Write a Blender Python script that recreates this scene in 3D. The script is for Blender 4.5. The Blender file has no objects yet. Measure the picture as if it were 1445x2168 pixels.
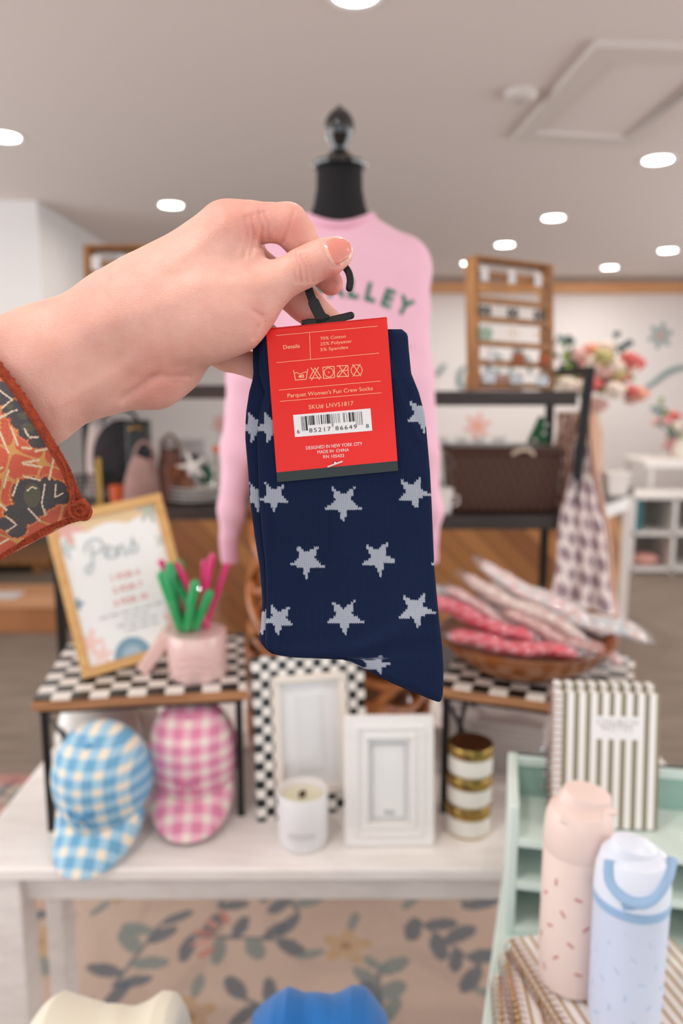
import bpy, bmesh, math, random
import numpy as np
from mathutils import Vector, Matrix, Euler
random.seed(7)
rng = np.random.RandomState(11)
scene = bpy.context.scene
COL = scene.collection
PI = math.pi
# ------------------------------------------------------------------ camera
PITCH = math.radians(9.0); EYE = 1.5; FPX = 1628.0
cam_d = bpy.data.cameras.new('camera')
cam_d.sensor_fit = 'VERTICAL'; cam_d.sensor_height = 34.6
cam_d.lens = 34.6 * FPX / 2168.0
cam_d.clip_start = 0.02; cam_d.clip_end = 60
cam_d.dof.use_dof = True; cam_d.dof.focus_distance = 0.395
cam_d.dof.aperture_fstop = cam_d.lens / 5.0
cam = bpy.data.objects.new('camera', cam_d); COL.objects.link(cam)
cam.location = (0, 0, EYE); cam.rotation_euler = (math.radians(90) - PITCH, 0, 0)
scene.camera = cam
# ------------------------------------------------------------------ exposure, sky, daylight, added side fill
scene.view_settings.view_transform = 'Standard'; scene.view_settings.look = 'None'
scene.view_settings.gamma = 1.0; scene.view_settings.use_curve_mapping = False
scene.view_settings.exposure = 0.0
world = bpy.data.worlds.new('world'); scene.world = world; world.use_nodes = True
world.node_tree.nodes['Background'].inputs[0].default_value = (0.75, 0.87, 1.0, 1)
world.node_tree.nodes['Background'].inputs[1].default_value = 1.0
DOWNLIGHT_W = 6.5; WINDOW_W = 24.0; SIDE_W = 112.0; TILT = 25
def area(name, loc, rot, sx, sy, power, color, shape='RECTANGLE', spread=180):
    d = bpy.data.lights.new(name, 'AREA'); d.shape = shape; d.size = sx; d.size_y = sy
    d.energy = power; d.color = color; d.spread = math.radians(spread)
    o = bpy.data.objects.new(name, d); COL.objects.link(o); o.location = loc; o.rotation_euler = rot
    return o
area('daylight', (0.2, -2.72, 1.45), (math.radians(96), 0, 0), 5.4, 2.1, WINDOW_W, (0.97, 0.98, 1.0))
area('ceiling_fill_right', (4.5, 2.2, 1.4), (math.radians(90 + TILT), 0, math.radians(90)), 7.0, 2.1, SIDE_W, (1.0, .97, .95))  # added fill from an unseen side, tilted up to brighten the ceiling
area('ceiling_fill_left', (-3.9, 1.0, 1.4), (math.radians(90 + TILT), 0, math.radians(-90)), 6.0, 2.1, SIDE_W, (1.0, .97, .95))  # matching fill on the left, also added for the ceiling

# ------------------------------------------------------------------ pixel -> world measuring helpers (photo frame 1445 x 2168)
CP, SP = math.cos(PITCH), math.sin(PITCH)
def P(x, y, Z):
    X = (x - 722.5) / FPX * Z; v = (y - 1084.0) / FPX * Z
    return Vector((X, Z * CP - v * SP, EYE - Z * SP - v * CP))
def PH(x, y, h):
    k = (y - 1084.0) / FPX
    return P(x, y, (EYE - h) / (SP + k * CP))
def PY(x, y, Y):
    k = (y - 1084.0) / FPX
    return P(x, y, Y / (CP - k * SP))

# ------------------------------------------------------------------ colours and materials
def lin(c): return c / 12.92 if c <= 0.04045 else ((c + 0.055) / 1.055) ** 2.4
def C(h):
    h = h.lstrip('#'); return tuple(lin(int(h[i:i + 2], 16) / 255) for i in (0, 2, 4))
def new_mat(name):
    m = bpy.data.materials.new(name); m.use_nodes = True
    nt = m.node_tree; return m, nt, nt.nodes['Principled BSDF']
def M(name, col, rough=0.6, metal=0.0, col2=None, scale=8.0, bump=0.0, bscale=60.0, coat=0.0, sheen=0.0, stretch=None, detail=4.0,
      trans=0.0, sss=0.0, spec=None, emit=0.0):
    m, nt, b = new_mat(name)
    c = C(col) if isinstance(col, str) else col
    b.inputs['Base Color'].default_value = (*c, 1); b.inputs['Roughness'].default_value = rough
    b.inputs['Metallic'].default_value = metal; b.inputs['Coat Weight'].default_value = coat
    b.inputs['Coat Roughness'].default_value = 0.08
    b.inputs['Sheen Weight'].default_value = sheen; b.inputs['Transmission Weight'].default_value = trans
    b.inputs['Subsurface Weight'].default_value = sss
    if spec is not None: b.inputs['Specular IOR Level'].default_value = spec
    if emit:
        b.inputs['Emission Color'].default_value = (*c, 1); b.inputs['Emission Strength'].default_value = emit
    N = nt.nodes; L = nt.links
    if col2 or bump:
        tc = N.new('ShaderNodeTexCoord'); mp = N.new('ShaderNodeMapping')
        L.new(tc.outputs['Object'], mp.inputs[0])
        if stretch: mp.inputs['Scale'].default_value = stretch
    if col2:
        n = N.new('ShaderNodeTexNoise'); n.inputs['Scale'].default_value = scale; n.inputs['Detail'].default_value = detail
        L.new(mp.outputs[0], n.inputs[0])
        r = N.new('ShaderNodeValToRGB'); c2 = C(col2) if isinstance(col2, str) else col2
        r.color_ramp.elements[0].position = 0.38; r.color_ramp.elements[1].position = 0.64
        r.color_ramp.elements[0].color = (*c, 1); r.color_ramp.elements[1].color = (*c2, 1)
        L.new(n.outputs[0], r.inputs[0]); L.new(r.outputs[0], b.inputs['Base Color'])
    if bump:
        n = N.new('ShaderNodeTexNoise'); n.inputs['Scale'].default_value = bscale; n.inputs['Detail'].default_value = 3
        L.new(mp.outputs[0], n.inputs[0])
        bp = N.new('ShaderNodeBump'); bp.inputs['Strength'].default_value = bump; bp.inputs['Distance'].default_value = 0.004
        L.new(n.outputs[0], bp.inputs['Height']); L.new(bp.outputs[0], b.inputs['Normal'])
    return m
def attr_mat(name, rough=0.8, bump=0.0, bscale=400.0, sheen=0.0, coat=0.0, attr='Col', wave=None):
    m, nt, b = new_mat(name); N = nt.nodes; L = nt.links
    a = N.new('ShaderNodeAttribute'); a.attribute_name = attr
    L.new(a.outputs['Color'], b.inputs['Base Color']); b.inputs['Roughness'].default_value = rough
    b.inputs['Sheen Weight'].default_value = sheen; b.inputs['Coat Weight'].default_value = coat
    if bump:
        tc = N.new('ShaderNodeTexCoord')
        n = N.new('ShaderNodeTexNoise'); n.inputs['Scale'].default_value = bscale; n.inputs['Detail'].default_value = 3
        L.new(tc.outputs['Object'], n.inputs[0])
        bp = N.new('ShaderNodeBump'); bp.inputs['Strength'].default_value = bump; bp.inputs['Distance'].default_value = 0.003
        L.new(n.outputs[0], bp.inputs['Height']); L.new(bp.outputs[0], b.inputs['Normal'])
    return m
def checker_mat(name, c1, c2, size, axes='XY', rough=0.35, off=(0.0, 0.0)):
    m, nt, b = new_mat(name); N = nt.nodes; L = nt.links
    tc = N.new('ShaderNodeTexCoord'); sx = N.new('ShaderNodeSeparateXYZ'); L.new(tc.outputs['Object'], sx.inputs[0])
    outs = []
    for i, a in enumerate(axes):
        d = N.new('ShaderNodeMath'); d.operation = 'MULTIPLY_ADD'; L.new(sx.outputs['XYZ'.index(a)], d.inputs[0])
        d.inputs[1].default_value = 1 / size; d.inputs[2].default_value = 100 + off[i]
        f = N.new('ShaderNodeMath'); f.operation = 'FLOOR'; L.new(d.outputs[0], f.inputs[0]); outs.append(f)
    s = N.new('ShaderNodeMath'); s.operation = 'ADD'; L.new(outs[0].outputs[0], s.inputs[0]); L.new(outs[1].outputs[0], s.inputs[1])
    md = N.new('ShaderNodeMath'); md.operation = 'MODULO'; L.new(s.outputs[0], md.inputs[0]); md.inputs[1].default_value = 2
    mx = N.new('ShaderNodeMix'); mx.data_type = 'RGBA'; L.new(md.outputs[0], mx.inputs[0])
    mx.inputs[6].default_value = (*C(c1), 1); mx.inputs[7].default_value = (*C(c2), 1)
    L.new(mx.outputs[2], b.inputs['Base Color']); b.inputs['Roughness'].default_value = rough
    return m
def stripe_mat(name, c1, c2, period, frac=0.5, axis='X', rough=0.5, ang=0.0, metal2=0.0):
    m, nt, b = new_mat(name); N = nt.nodes; L = nt.links
    tc = N.new('ShaderNodeTexCoord'); mp = N.new('ShaderNodeMapping'); mp.inputs['Rotation'].default_value = (0, 0, ang)
    L.new(tc.outputs['Object'], mp.inputs[0])
    sx = N.new('ShaderNodeSeparateXYZ'); L.new(mp.outputs[0], sx.inputs[0])
    d = N.new('ShaderNodeMath'); d.operation = 'MULTIPLY_ADD'; L.new(sx.outputs['XYZ'.index(axis)], d.inputs[0])
    d.inputs[1].default_value = 1 / period; d.inputs[2].default_value = 50
    f = N.new('ShaderNodeMath'); f.operation = 'FRACT'; L.new(d.outputs[0], f.inputs[0])
    g = N.new('ShaderNodeMath'); g.operation = 'LESS_THAN'; L.new(f.outputs[0], g.inputs[0]); g.inputs[1].default_value = frac
    mx = N.new('ShaderNodeMix'); mx.data_type = 'RGBA'; L.new(g.outputs[0], mx.inputs[0])
    mx.inputs[6].default_value = (*C(c1), 1); mx.inputs[7].default_value = (*C(c2), 1)
    L.new(mx.outputs[2], b.inputs['Base Color']); b.inputs['Roughness'].default_value = rough
    if metal2:
        q = N.new('ShaderNodeMath'); q.operation = 'MULTIPLY'; L.new(g.outputs[0], q.inputs[0]); q.inputs[1].default_value = metal2
        L.new(q.outputs[0], b.inputs['Metallic'])
    return m
def glass_mat(name, tint=(1, 1, 1), rough=0.02, mix=0.12):
    # thin clear pane: mostly transparent with a mirror sheen
    m = bpy.data.materials.new(name); m.use_nodes = True; nt = m.node_tree; N = nt.nodes; L = nt.links
    N.remove(N['Principled BSDF']); t = N.new('ShaderNodeBsdfTransparent'); t.inputs[0].default_value = (*tint, 1)
    g = N.new('ShaderNodeBsdfGlossy'); g.inputs['Roughness'].default_value = rough
    fr = N.new('ShaderNodeFresnel'); fr.inputs[0].default_value = 1.5
    ad = N.new('ShaderNodeMath'); ad.operation = 'ADD'; L.new(fr.outputs[0], ad.inputs[0]); ad.inputs[1].default_value = mix
    ge = N.new('ShaderNodeNewGeometry'); iv = N.new('ShaderNodeMath'); iv.operation = 'SUBTRACT'; iv.inputs[0].default_value = 1; L.new(ge.outputs['Backfacing'], iv.inputs[1])
    ml = N.new('ShaderNodeMath'); ml.operation = 'MULTIPLY'; L.new(ad.outputs[0], ml.inputs[0]); L.new(iv.outputs[0], ml.inputs[1])
    mx = N.new('ShaderNodeMixShader'); L.new(ml.outputs[0], mx.inputs[0]); L.new(t.outputs[0], mx.inputs[1]); L.new(g.outputs[0], mx.inputs[2])
    L.new(mx.outputs[0], N['Material Output'].inputs[0])
    return m

# ------------------------------------------------------------------ mesh building
def R3(rx=0, ry=0, rz=0): return Euler((math.radians(rx), math.radians(ry), math.radians(rz))).to_matrix().to_4x4()
def T3(x, y=None, z=None): return Matrix.Translation((x, y, z) if y is not None else x)
class MB:
    def __init__(s): s.v = []; s.f = []; s.mi = []; s.cur = 0
    def add(s, vs, fs, mx=None):
        o = len(s.v)
        s.v += [tuple(mx @ Vector(p)) if mx else tuple(p) for p in vs]
        s.f += [tuple(i + o for i in q) for q in fs]; s.mi += [s.cur] * len(fs)
        return s
    def box(s, x0, x1, y0, y1, z0, z1, mx=None):
        vs = [(x, y, z) for z in (z0, z1) for y in (y0, y1) for x in (x0, x1)]
        return s.add(vs, [(0, 2, 3, 1), (4, 5, 7, 6), (0, 1, 5, 4), (1, 3, 7, 5), (3, 2, 6, 7), (2, 0, 4, 6)], mx)
    def bar(s, a, b, w, h, up=(0, 0, 1)):
        a, b = Vector(a), Vector(b); d = (b - a); L = d.length; d.normalize(); up = Vector(up)
        if abs(d.dot(up)) > .98: up = Vector((0, 1, 0))
        x = d.cross(up).normalized(); z = x.cross(d)
        mx = Matrix((x, d, z)).transposed().to_4x4(); mx.translation = a
        return s.box(-w / 2, w / 2, 0, L, -h / 2, h / 2, mx)
    def lathe(s, prof, seg=32, mx=None, sx=1.0, sy=1.0):
        vs = []; fs = []; n = len(prof)
        for r, z in prof:
            for k in range(seg):
                a = 2 * PI * k / seg; vs.append((r * math.cos(a) * sx, r * math.sin(a) * sy, z))
        for i in range(n - 1):
            for k in range(seg):
                k2 = (k + 1) % seg; fs.append((i * seg + k, i * seg + k2, (i + 1) * seg + k2, (i + 1) * seg + k))
        fs.append(tuple(reversed(range(seg)))); fs.append(tuple((n - 1) * seg + k for k in range(seg)))
        return s.add(vs, fs, mx)
    def ball(s, c, r, seg=16, rings=10, mx=None):
        if not hasattr(r, '__len__'): r = (r, r, r)
        vs = [(c[0], c[1], c[2] + r[2])]; fs = []
        for i in range(1, rings):
            t = PI * i / rings
            for k in range(seg):
                a = 2 * PI * k / seg
                vs.append((c[0] + r[0] * math.sin(t) * math.cos(a), c[1] + r[1] * math.sin(t) * math.sin(a), c[2] + r[2] * math.cos(t)))
        vs.append((c[0], c[1], c[2] - r[2])); e = len(vs) - 1
        for k in range(seg):
            k2 = (k + 1) % seg; fs.append((0, 1 + k, 1 + k2)); fs.append((e, e - seg + k2, e - seg + k))
            for i in range(rings - 2):
                b = 1 + i * seg; fs.append((b + k, b + seg + k, b + seg + k2, b + k2))
        return s.add(vs, fs, mx)
    def tube(s, pts, r, seg=8, closed=False, mx=None, flat=1.0):
        pts = [Vector(p) for p in pts]; n = len(pts)
        rr = r if hasattr(r, '__len__') else [r] * n
        vs = []; fs = []; nrm = None
        for i in range(n):
            a = pts[(i - 1) % n] if (closed or i > 0) else pts[i]; b = pts[(i + 1) % n] if (closed or i < n - 1) else pts[i]
            t = (b - a).normalized() if (b - a).length > 1e-9 else Vector((0, 0, 1))
            if nrm is None:
                nrm = t.cross(Vector((0, 0, 1)))
                if nrm.length < 1e-3: nrm = t.cross(Vector((0, 1, 0)))
                nrm.normalize()
            nrm = (nrm - t * nrm.dot(t)).normalized(); bn = t.cross(nrm)
            for k in range(seg):
                an = 2 * PI * k / seg
                vs.append(pts[i] + (nrm * math.cos(an) + bn * math.sin(an) * flat) * rr[i])
        m = n if closed else n - 1
        for i in range(m):
            j = (i + 1) % n
            for k in range(seg):
                k2 = (k + 1) % seg; fs.append((i * seg + k, i * seg + k2, j * seg + k2, j * seg + k))
        if not closed: fs.append(tuple(reversed(range(seg)))); fs.append(tuple((n - 1) * seg + k for k in range(seg)))
        return s.add(vs, fs, mx)
    def prism(s, poly, z0, z1, mx=None):
        n = len(poly)
        vs = [(x, y, z0) for x, y in poly] + [(x, y, z1) for x, y in poly]
        fs = [tuple(reversed(range(n))), tuple(range(n, 2 * n))] + [(i, (i + 1) % n, n + (i + 1) % n, n + i) for i in range(n)]
        return s.add(vs, fs, mx)
    def build(s, name, mat, parent=None, bevel=0.0, sub=0, smooth=35, solid=0.0, mats=None):
        me = bpy.data.meshes.new(name); me.from_pydata(s.v, [], s.f); me.update()
        for m in (mats or [mat]): me.materials.append(m)
        if mats: me.polygons.foreach_set('material_index', s.mi)
        o = bpy.data.objects.new(name, me); COL.objects.link(o)
        if parent: o.parent = parent
        if smooth:
            me.polygons.foreach_set('use_smooth', [True] * len(me.polygons)); me.set_sharp_from_angle(angle=math.radians(smooth))
        if solid:
            md = o.modifiers.new('solid', 'SOLIDIFY'); md.thickness = solid; md.offset = 0
        if bevel:
            md = o.modifiers.new('bevel', 'BEVEL'); md.width = bevel; md.segments = 2; md.limit_method = 'ANGLE'; md.angle_limit = math.radians(40)
        if sub:
            md = o.modifiers.new('sub', 'SUBSURF'); md.levels = sub; md.render_levels = sub
        return o
def raw_mesh(name, v, f, mat, parent=None, col=None, smooth=True, mats=None, mi=None):
    v = np.asarray(v, dtype=np.float32); f = np.asarray(f, dtype=np.int32)
    me = bpy.data.meshes.new(name); me.vertices.add(len(v)); me.vertices.foreach_set('co', v.ravel())
    k = f.shape[1]; me.loops.add(f.size); me.loops.foreach_set('vertex_index', f.ravel())
    me.polygons.add(len(f)); me.polygons.foreach_set('loop_start', np.arange(0, f.size, k, dtype=np.int32))
    me.update(calc_edges=True)
    for m in (mats or [mat]): me.materials.append(m)
    if mi is not None: me.polygons.foreach_set('material_index', np.asarray(mi, dtype=np.int32))
    if smooth: me.polygons.foreach_set('use_smooth', np.ones(len(f), dtype=bool))
    if col is not None:
        a = me.color_attributes.new('Col', 'FLOAT_COLOR', 'POINT')
        c = np.ones((len(v), 4), dtype=np.float32); c[:, :3] = col; a.data.foreach_set('color', c.ravel())
    me.validate(); o = bpy.data.objects.new(name, me); COL.objects.link(o)
    if parent: o.parent = parent
    return o
def grid_mesh(name, nx, ny, pos, mat, parent=None, colf=None, solid=0.0):
    # pos(u, v) -> (n,3) array with u, v in 0..1 ; colf(u, v) -> (n,3)
    u, v = np.meshgrid(np.linspace(0, 1, nx), np.linspace(0, 1, ny)); u = u.ravel(); v = v.ravel()
    p = pos(u, v); i = np.arange(nx * ny).reshape(ny, nx)
    f = np.stack([i[:-1, :-1].ravel(), i[:-1, 1:].ravel(), i[1:, 1:].ravel(), i[1:, :-1].ravel()], 1)
    o = raw_mesh(name, p, f, mat, parent, colf(u, v) if colf else None)
    if solid:
        md = o.modifiers.new('solid', 'SOLIDIFY'); md.thickness = solid; md.offset = 0
    return o
def thing(name, label, cat, loc=(0, 0, 0), rz=0.0, group=None, rot=None):
    o = bpy.data.objects.new(name, None); COL.objects.link(o); o.empty_display_size = 0.05
    o.location = loc; o.rotation_euler = rot if rot else (0, 0, rz)
    o['label'] = label; o['category'] = cat
    if group: o['group'] = group
    return o
def tag(o, label, cat, group=None, kind=None):
    o['label'] = label; o['category'] = cat
    if group: o['group'] = group
    if kind: o['kind'] = kind
    return o
def struct(o, label=None):
    o['kind'] = 'structure'
    if label: o['label'] = label
    return o
def under(part, *subs):
    # hang sub-parts below a part (both share the part's local frame)
    for s in subs: s.parent = part
def kids(o): return [c for c in bpy.data.objects if c.parent == o]
def dup(root, loc, rz=None, label=None, rot=None, scale=None):
    r = root.copy(); COL.objects.link(r); r.location = loc
    if rz is not None: r.rotation_euler = (0, 0, rz)
    if rot is not None: r.rotation_euler = rot
    if scale is not None: r.scale = (scale,) * 3
    if label: r['label'] = label
    for ch in kids(root):
        c = ch.copy(); COL.objects.link(c); c.parent = r
        for g in kids(ch):
            d = g.copy(); COL.objects.link(d); d.parent = c
    return r
def text_mesh(body, size, align='LEFT', extr=0.0, bold=0.0, sx=1.0, space=1.0):
    cu = bpy.data.curves.new('text', 'FONT'); cu.body = body; cu.size = size; cu.align_x = align; cu.extrude = extr
    cu.offset = bold; cu.space_character = space; cu.resolution_u = 4
    o = bpy.data.objects.new('text', cu); COL.objects.link(o); bpy.context.view_layer.update()
    me = bpy.data.meshes.new_from_object(o); vs = [(v.co.x * sx, v.co.y, v.co.z) for v in me.vertices]; fs = [tuple(p.vertices) for p in me.polygons]
    bpy.data.objects.remove(o); bpy.data.curves.remove(cu); bpy.data.meshes.remove(me)
    return vs, fs
def smoothstep(a, b, x): t = np.clip((x - a) / (b - a), 0, 1); return t * t * (3 - 2 * t)
def seg_d(x, y, ax, ay, bx, by):
    dx, dy = bx - ax, by - ay; t = np.clip(((x - ax) * dx + (y - ay) * dy) / (dx * dx + dy * dy + 1e-12), 0, 1)
    return np.hypot(x - ax - t * dx, y - ay - t * dy)
def leaf_in(x, y, cx, cy, ang, L, W):
    c, s = math.cos(ang), math.sin(ang); a = (x - cx) * c + (y - cy) * s; b = -(x - cx) * s + (y - cy) * c
    w = W * np.sqrt(np.clip(1 - (2 * a / L) ** 2, 0, 1)) * .5
    return (np.abs(a) < L / 2) & (np.abs(b) < w)
def catmull(pts, n=8, closed=False):
    pts = [Vector(p) for p in pts]; out = []; m = len(pts)
    for i in range(m if closed else m - 1):
        p0 = pts[(i - 1) % m] if (closed or i > 0) else pts[i]; p1 = pts[i]; p2 = pts[(i + 1) % m]
        p3 = pts[(i + 2) % m] if (closed or i < m - 2) else p2
        for k in range(n):
            t = k / n; out.append(.5 * ((2 * p1) + (p2 - p0) * t + (2 * p0 - 5 * p1 + 4 * p2 - p3) * t * t + (3 * p1 - p0 - 3 * p2 + p3) * t ** 3))
    if not closed: out.append(pts[-1])
    return out
# ================================================================== ROOM
CEIL = 2.6
m_ceil = M('ceiling_paint', '#e4dad5', .9)
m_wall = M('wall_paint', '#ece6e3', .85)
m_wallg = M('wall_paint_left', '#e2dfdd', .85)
m_trim = M('white_trim', '#e9e4e0', .6)
m_floor = M('floor_planks', '#8a7b6e', .75, col2='#776a5e', scale=3.0, stretch=(1, 9, 1), bump=.2, bscale=30)
m_rail = M('oak_rail', '#d9a06e', .5, col2='#cf9058', scale=6, stretch=(1, 10, 10))
XL, XR, YF, YB = -4.0, 4.6, -2.8, 8.0
struct(MB().box(XL, XR, YF, YB, -.1, 0).build('floor', m_floor, smooth=0))
struct(MB().box(XL, XR, YF, YB, CEIL, CEIL + .1).build('ceiling', m_ceil, smooth=0))
struct(MB().box(XL, XR, YB, YB + .1, 0, CEIL).build('wall_back', m_wall, smooth=0))
def side_wall(name, x0, x1, ya, yb, mat):
    b = MB(); b.box(x0, x1, YF, YB, 0, .33); b.box(x0, x1, YF, YB, 2.47, CEIL); b.box(x0, x1, YF, ya, .33, 2.47); b.box(x0, x1, yb, YB, .33, 2.47); struct(b.build(name, mat, smooth=0))
side_wall('wall_left', XL - .1, XL, -2.1, 4.1, m_wallg); side_wall('wall_right', XR, XR + .1, -1.4, 5.8, m_wall)  # openings cut for the added side windows
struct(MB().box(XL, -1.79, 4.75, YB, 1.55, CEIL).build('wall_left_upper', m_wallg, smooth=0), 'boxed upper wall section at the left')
wf = MB(); wf.box(XL, XR, YF - .1, YF, 0, .38); wf.box(XL, XR, YF - .1, YF, 2.52, CEIL); wf.box(XL, -2.55, YF - .1, YF, .38, 2.52); wf.box(2.95, XR, YF - .1, YF, .38, 2.52)
struct(wf.build('wall_front', m_wall, smooth=0))
wn = MB()
for x in (-2.52, -.7, 1.12, 2.92): wn.box(x - .03, x + .03, YF - .08, YF - .02, .38, 2.52)
for z in (.41, 2.49): wn.box(-2.55, 2.95, YF - .08, YF - .02, z - .03, z + .03)
struct(wn.build('window_1', M('window_metal', '#2c2c2e', .4, .6), smooth=0))
for nm, x, ya, yb in (('window_added_right', XR + .04, -1.4, 5.8), ('window_added_left', XL - .06, -2.1, 4.1)):  # unseen side windows, added to bring light onto ceiling and walls
    b = MB()
    for k in range(5): y = ya + (yb - ya) * k / 4; b.box(x - .02, x + .02, y - .03, y + .03, .33, 2.47)
    for z in (.35, 2.45): b.box(x - .02, x + .02, ya, yb, z - .03, z + .03)
    struct(b.build(nm, bpy.data.materials['window_metal'], smooth=0))
struct(MB().box(-1.75, XR, YB - .03, YB, 0, .12).build('baseboard_back', m_trim, smooth=0))
# warm wooden rail and soffit along the back wall
pz = PY(1150, 608, 7.9)
struct(MB().box(-1.78, XR, 7.86, YB, pz.z - .05, pz.z + .045).build('trim_1', m_rail, smooth=0), 'warm oak rail along the back wall')

# recessed lights
m_lamp, nt, b = new_mat('lamp_glow'); b.inputs['Emission Color'].default_value = (1.0, .97, .93, 1); b.inputs['Emission Strength'].default_value = 14
m_ring = M('lamp_ring', '#f4f1ee', .5)
def downlight(x, y, label=None, power=DOWNLIGHT_W, seen=True):
    t = thing('downlight', label or 'round recessed ceiling light above the camera', 'ceiling light', (x, y, CEIL), group='round recessed ceiling lights')
    MB().lathe([(.065, -.002), (.082, -.006), (.086, -.001), (.086, .004), (.065, .004)], 32).build('trim_ring', m_ring, t)
    MB().lathe([(.064, -.004), (.064, -.001)], 32).build('lamp', m_lamp, t)
    L = area('light', (0, 0, -.012), (0, 0, 0), .11, .11, power, (1.0, .93, .86), 'DISK', 170); L.parent = t
    return t
seen = [(752, -14, 'bright round recessed light cut by the top edge of the ceiling view'),
        (8, 289, 'bright round recessed light at the far left edge of the ceiling'),
        (362, 434, 'bright round recessed light above the hand, left of the mannequin'),
        (1392, 338, 'bright round recessed light just below the ceiling hatch, at right'),
        (1171, 461, 'bright round recessed light right of the mannequin shoulder, between hatch and earring rack'),
        (1068, 518, 'small bright recessed light straight above the earring rack on the right'),
        (1413, 530, 'small bright recessed light close to the right edge above the wooden rail'),
        (1290, 566, 'smallest bright recessed light right of the earring rack, just above the rail'),
        (993, 557, 'tiny round recessed light touching the top left corner of the earring rack')]
def PC(x, y):
    k = (y - 1084.0) / FPX; return P(x, y, (EYE - CEIL) / (SP + k * CP))
for x, y, lb in seen:
    p = PC(x, y); downlight(p.x, p.y, lb)
for x, y in [(-.45, .35), (1.5, .3), (-2.4, 1.4), (2.6, 1.6), (0.5, -1.2), (-2.0, -1.0), (2.4, -1.2)]:
    downlight(x, y)

# ceiling hatch (a square access panel seen at an angle)
hc = [PC(1262, 84), PC(1085, 288), PC(1338, 300), PC(1560, 92)]
hin = [PC(1288, 118), PC(1132, 272), PC(1330, 284), PC(1530, 124)]
t = thing('ceiling_hatch', 'square white framed access panel set in the ceiling at upper right', 'hatch', (hc[0].x, hc[0].y, CEIL))
o0 = Vector((hc[0].x, hc[0].y, CEIL))
fr = MB(); n = 4
vs = []; fs = []
for q in (hc, hin):
    for p in q: vs.append((p.x - o0.x, p.y - o0.y, 0))
for q in (hc, hin):
    for p in q: vs.append((p.x - o0.x, p.y - o0.y, -.022))
for i in range(4):
    j = (i + 1) % 4; fs += [(8 + i, 8 + j, 12 + j, 12 + i), (i, j, 8 + j, 8 + i), (4 + i, 4 + j, 12 + j, 12 + i)]
fr.add(vs, fs).build('hatch_frame', M('hatch_paint', '#d9d0ca', .7), t, smooth=0)
MB().add([(p.x - o0.x, p.y - o0.y, -.006) for p in hin] + [(p.x - o0.x, p.y - o0.y, 0) for p in hin], [(0, 1, 2, 3), (4, 5, 6, 7)]).build('hatch_panel', m_ceil, t, smooth=0)
p = PC(1102, 196)
t = thing('smoke_detector', 'round white smoke detector on the ceiling left of the hatch', 'smoke detector', (p.x, p.y, CEIL))
MB().lathe([(.001, -.03), (.045, -.03), (.06, -.018), (.064, 0), (.001, 0)], 28).build('housing', M('detector_plastic', '#d8d0ca', .5), t)
MB().lathe([(.001, -.034), (.016, -.034), (.018, -.03)], 16).build('sensor_cap', M('detector_plastic_dark', '#b9b0aa', .5), t)

# painted decorations on the back wall
m_teal = M('wall_paint_bluegrey', '#8ea2a3', .8); m_pinkp = M('wall_paint_pink', '#e8b1a8', .8); m_redp = M('wall_paint_rose', '#d98b85', .8); m_org = M('wall_paint_orange', '#eda06f', .8)
def wall_flower(px, py, r, mat, cmat, label, petals=6, mid=None):
    p = PY(px, py, 7.99); rr = r / FPX * 8.0
    t = thing('painted_flower', label, 'wall painting', (p.x, 7.998, p.z))
    b = MB()
    for k in range(petals):
        a = 2 * PI * k / petals + .3
        b.ball((math.cos(a) * rr * .6, 0, math.sin(a) * rr * .6), (rr * .42, .003, rr * .2), 12, 6, T3(math.cos(a) * rr * .6, 0, math.sin(a) * rr * .6) @ R3(0, -math.degrees(a), 0) @ T3(-math.cos(a) * rr * .6, 0, -math.sin(a) * rr * .6))
    b.build('petals', mat, t)
    MB().ball((0, -.002, 0), (rr * .22, .004, rr * .22), 12, 6).build('centre', cmat, t)
wall_flower(1010, 903, 30, m_pinkp, m_org, 'pink painted flower with orange centre on the back wall behind the right shelf')
wall_flower(1398, 711, 27, m_teal, m_pinkp, 'blue grey painted flower high on the back wall at right')
wall_flower(1380, 976, 16, m_redp, m_redp, 'small rose painted flower low on the back wall above the counter')
wall_flower(1425, 940, 24, m_redp, m_redp, 'rose painted flower at the right edge of the back wall')
wall_flower(1392, 868, 13, m_teal, m_teal, 'small faint blue painted flower on the back wall at right')
wall_flower(468, 898, 22, m_pinkp, m_pinkp, 'pink painted flower seen through the left shelf beside the pink sleeve')
wall_flower(640, 905, 26, m_pinkp, m_org, 'pink painted flower on the back wall behind the mannequin')
def script(strokes, w, name, label):
    t = None; b = MB(); c0 = PY(*strokes[0][0], 7.995)
    for st in strokes:
        pts = catmull([PY(x, y, 7.995) - c0 for x, y in st], 6); n = len(pts)
        b.tube(pts, [w * (.55 + .45 * math.sin(PI * (i + .5) / n)) for i in range(n)], 6)
    o = b.build(name, m_teal); o.location = c0; tag(o, label, 'wall painting'); return o
script([[(921, 796), (930, 786), (942, 771)], [(985, 776), (974, 788), (972, 805), (977, 820), (990, 818)]], .03, 'painted_lettering', 'blue grey painted script letters on the wall left of the earring rack')
script([[(1062, 760), (1048, 752), (1033, 762), (1032, 778), (1046, 788), (1062, 780)], [(1078, 790), (1090, 755), (1102, 735), (1092, 742), (1080, 775)], [(1088, 775), (1104, 755), (1118, 765), (1122, 792)], ], .03, 'painted_lettering', 'blue grey painted script letters seen through the earring rack')
script([[(1360, 826), (1385, 808), (1412, 788), (1445, 778), (1490, 784)]], .03, 'painted_swash', 'long blue grey painted swash curving right at the right edge of the wall')
script([[(470, 770), (520, 790), (560, 750), (600, 790)], [(640, 790), (650, 740), (680, 760), (640, 800)]], .03, 'painted_lettering', 'blue grey painted script letters on the wall behind the mannequin')
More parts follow.
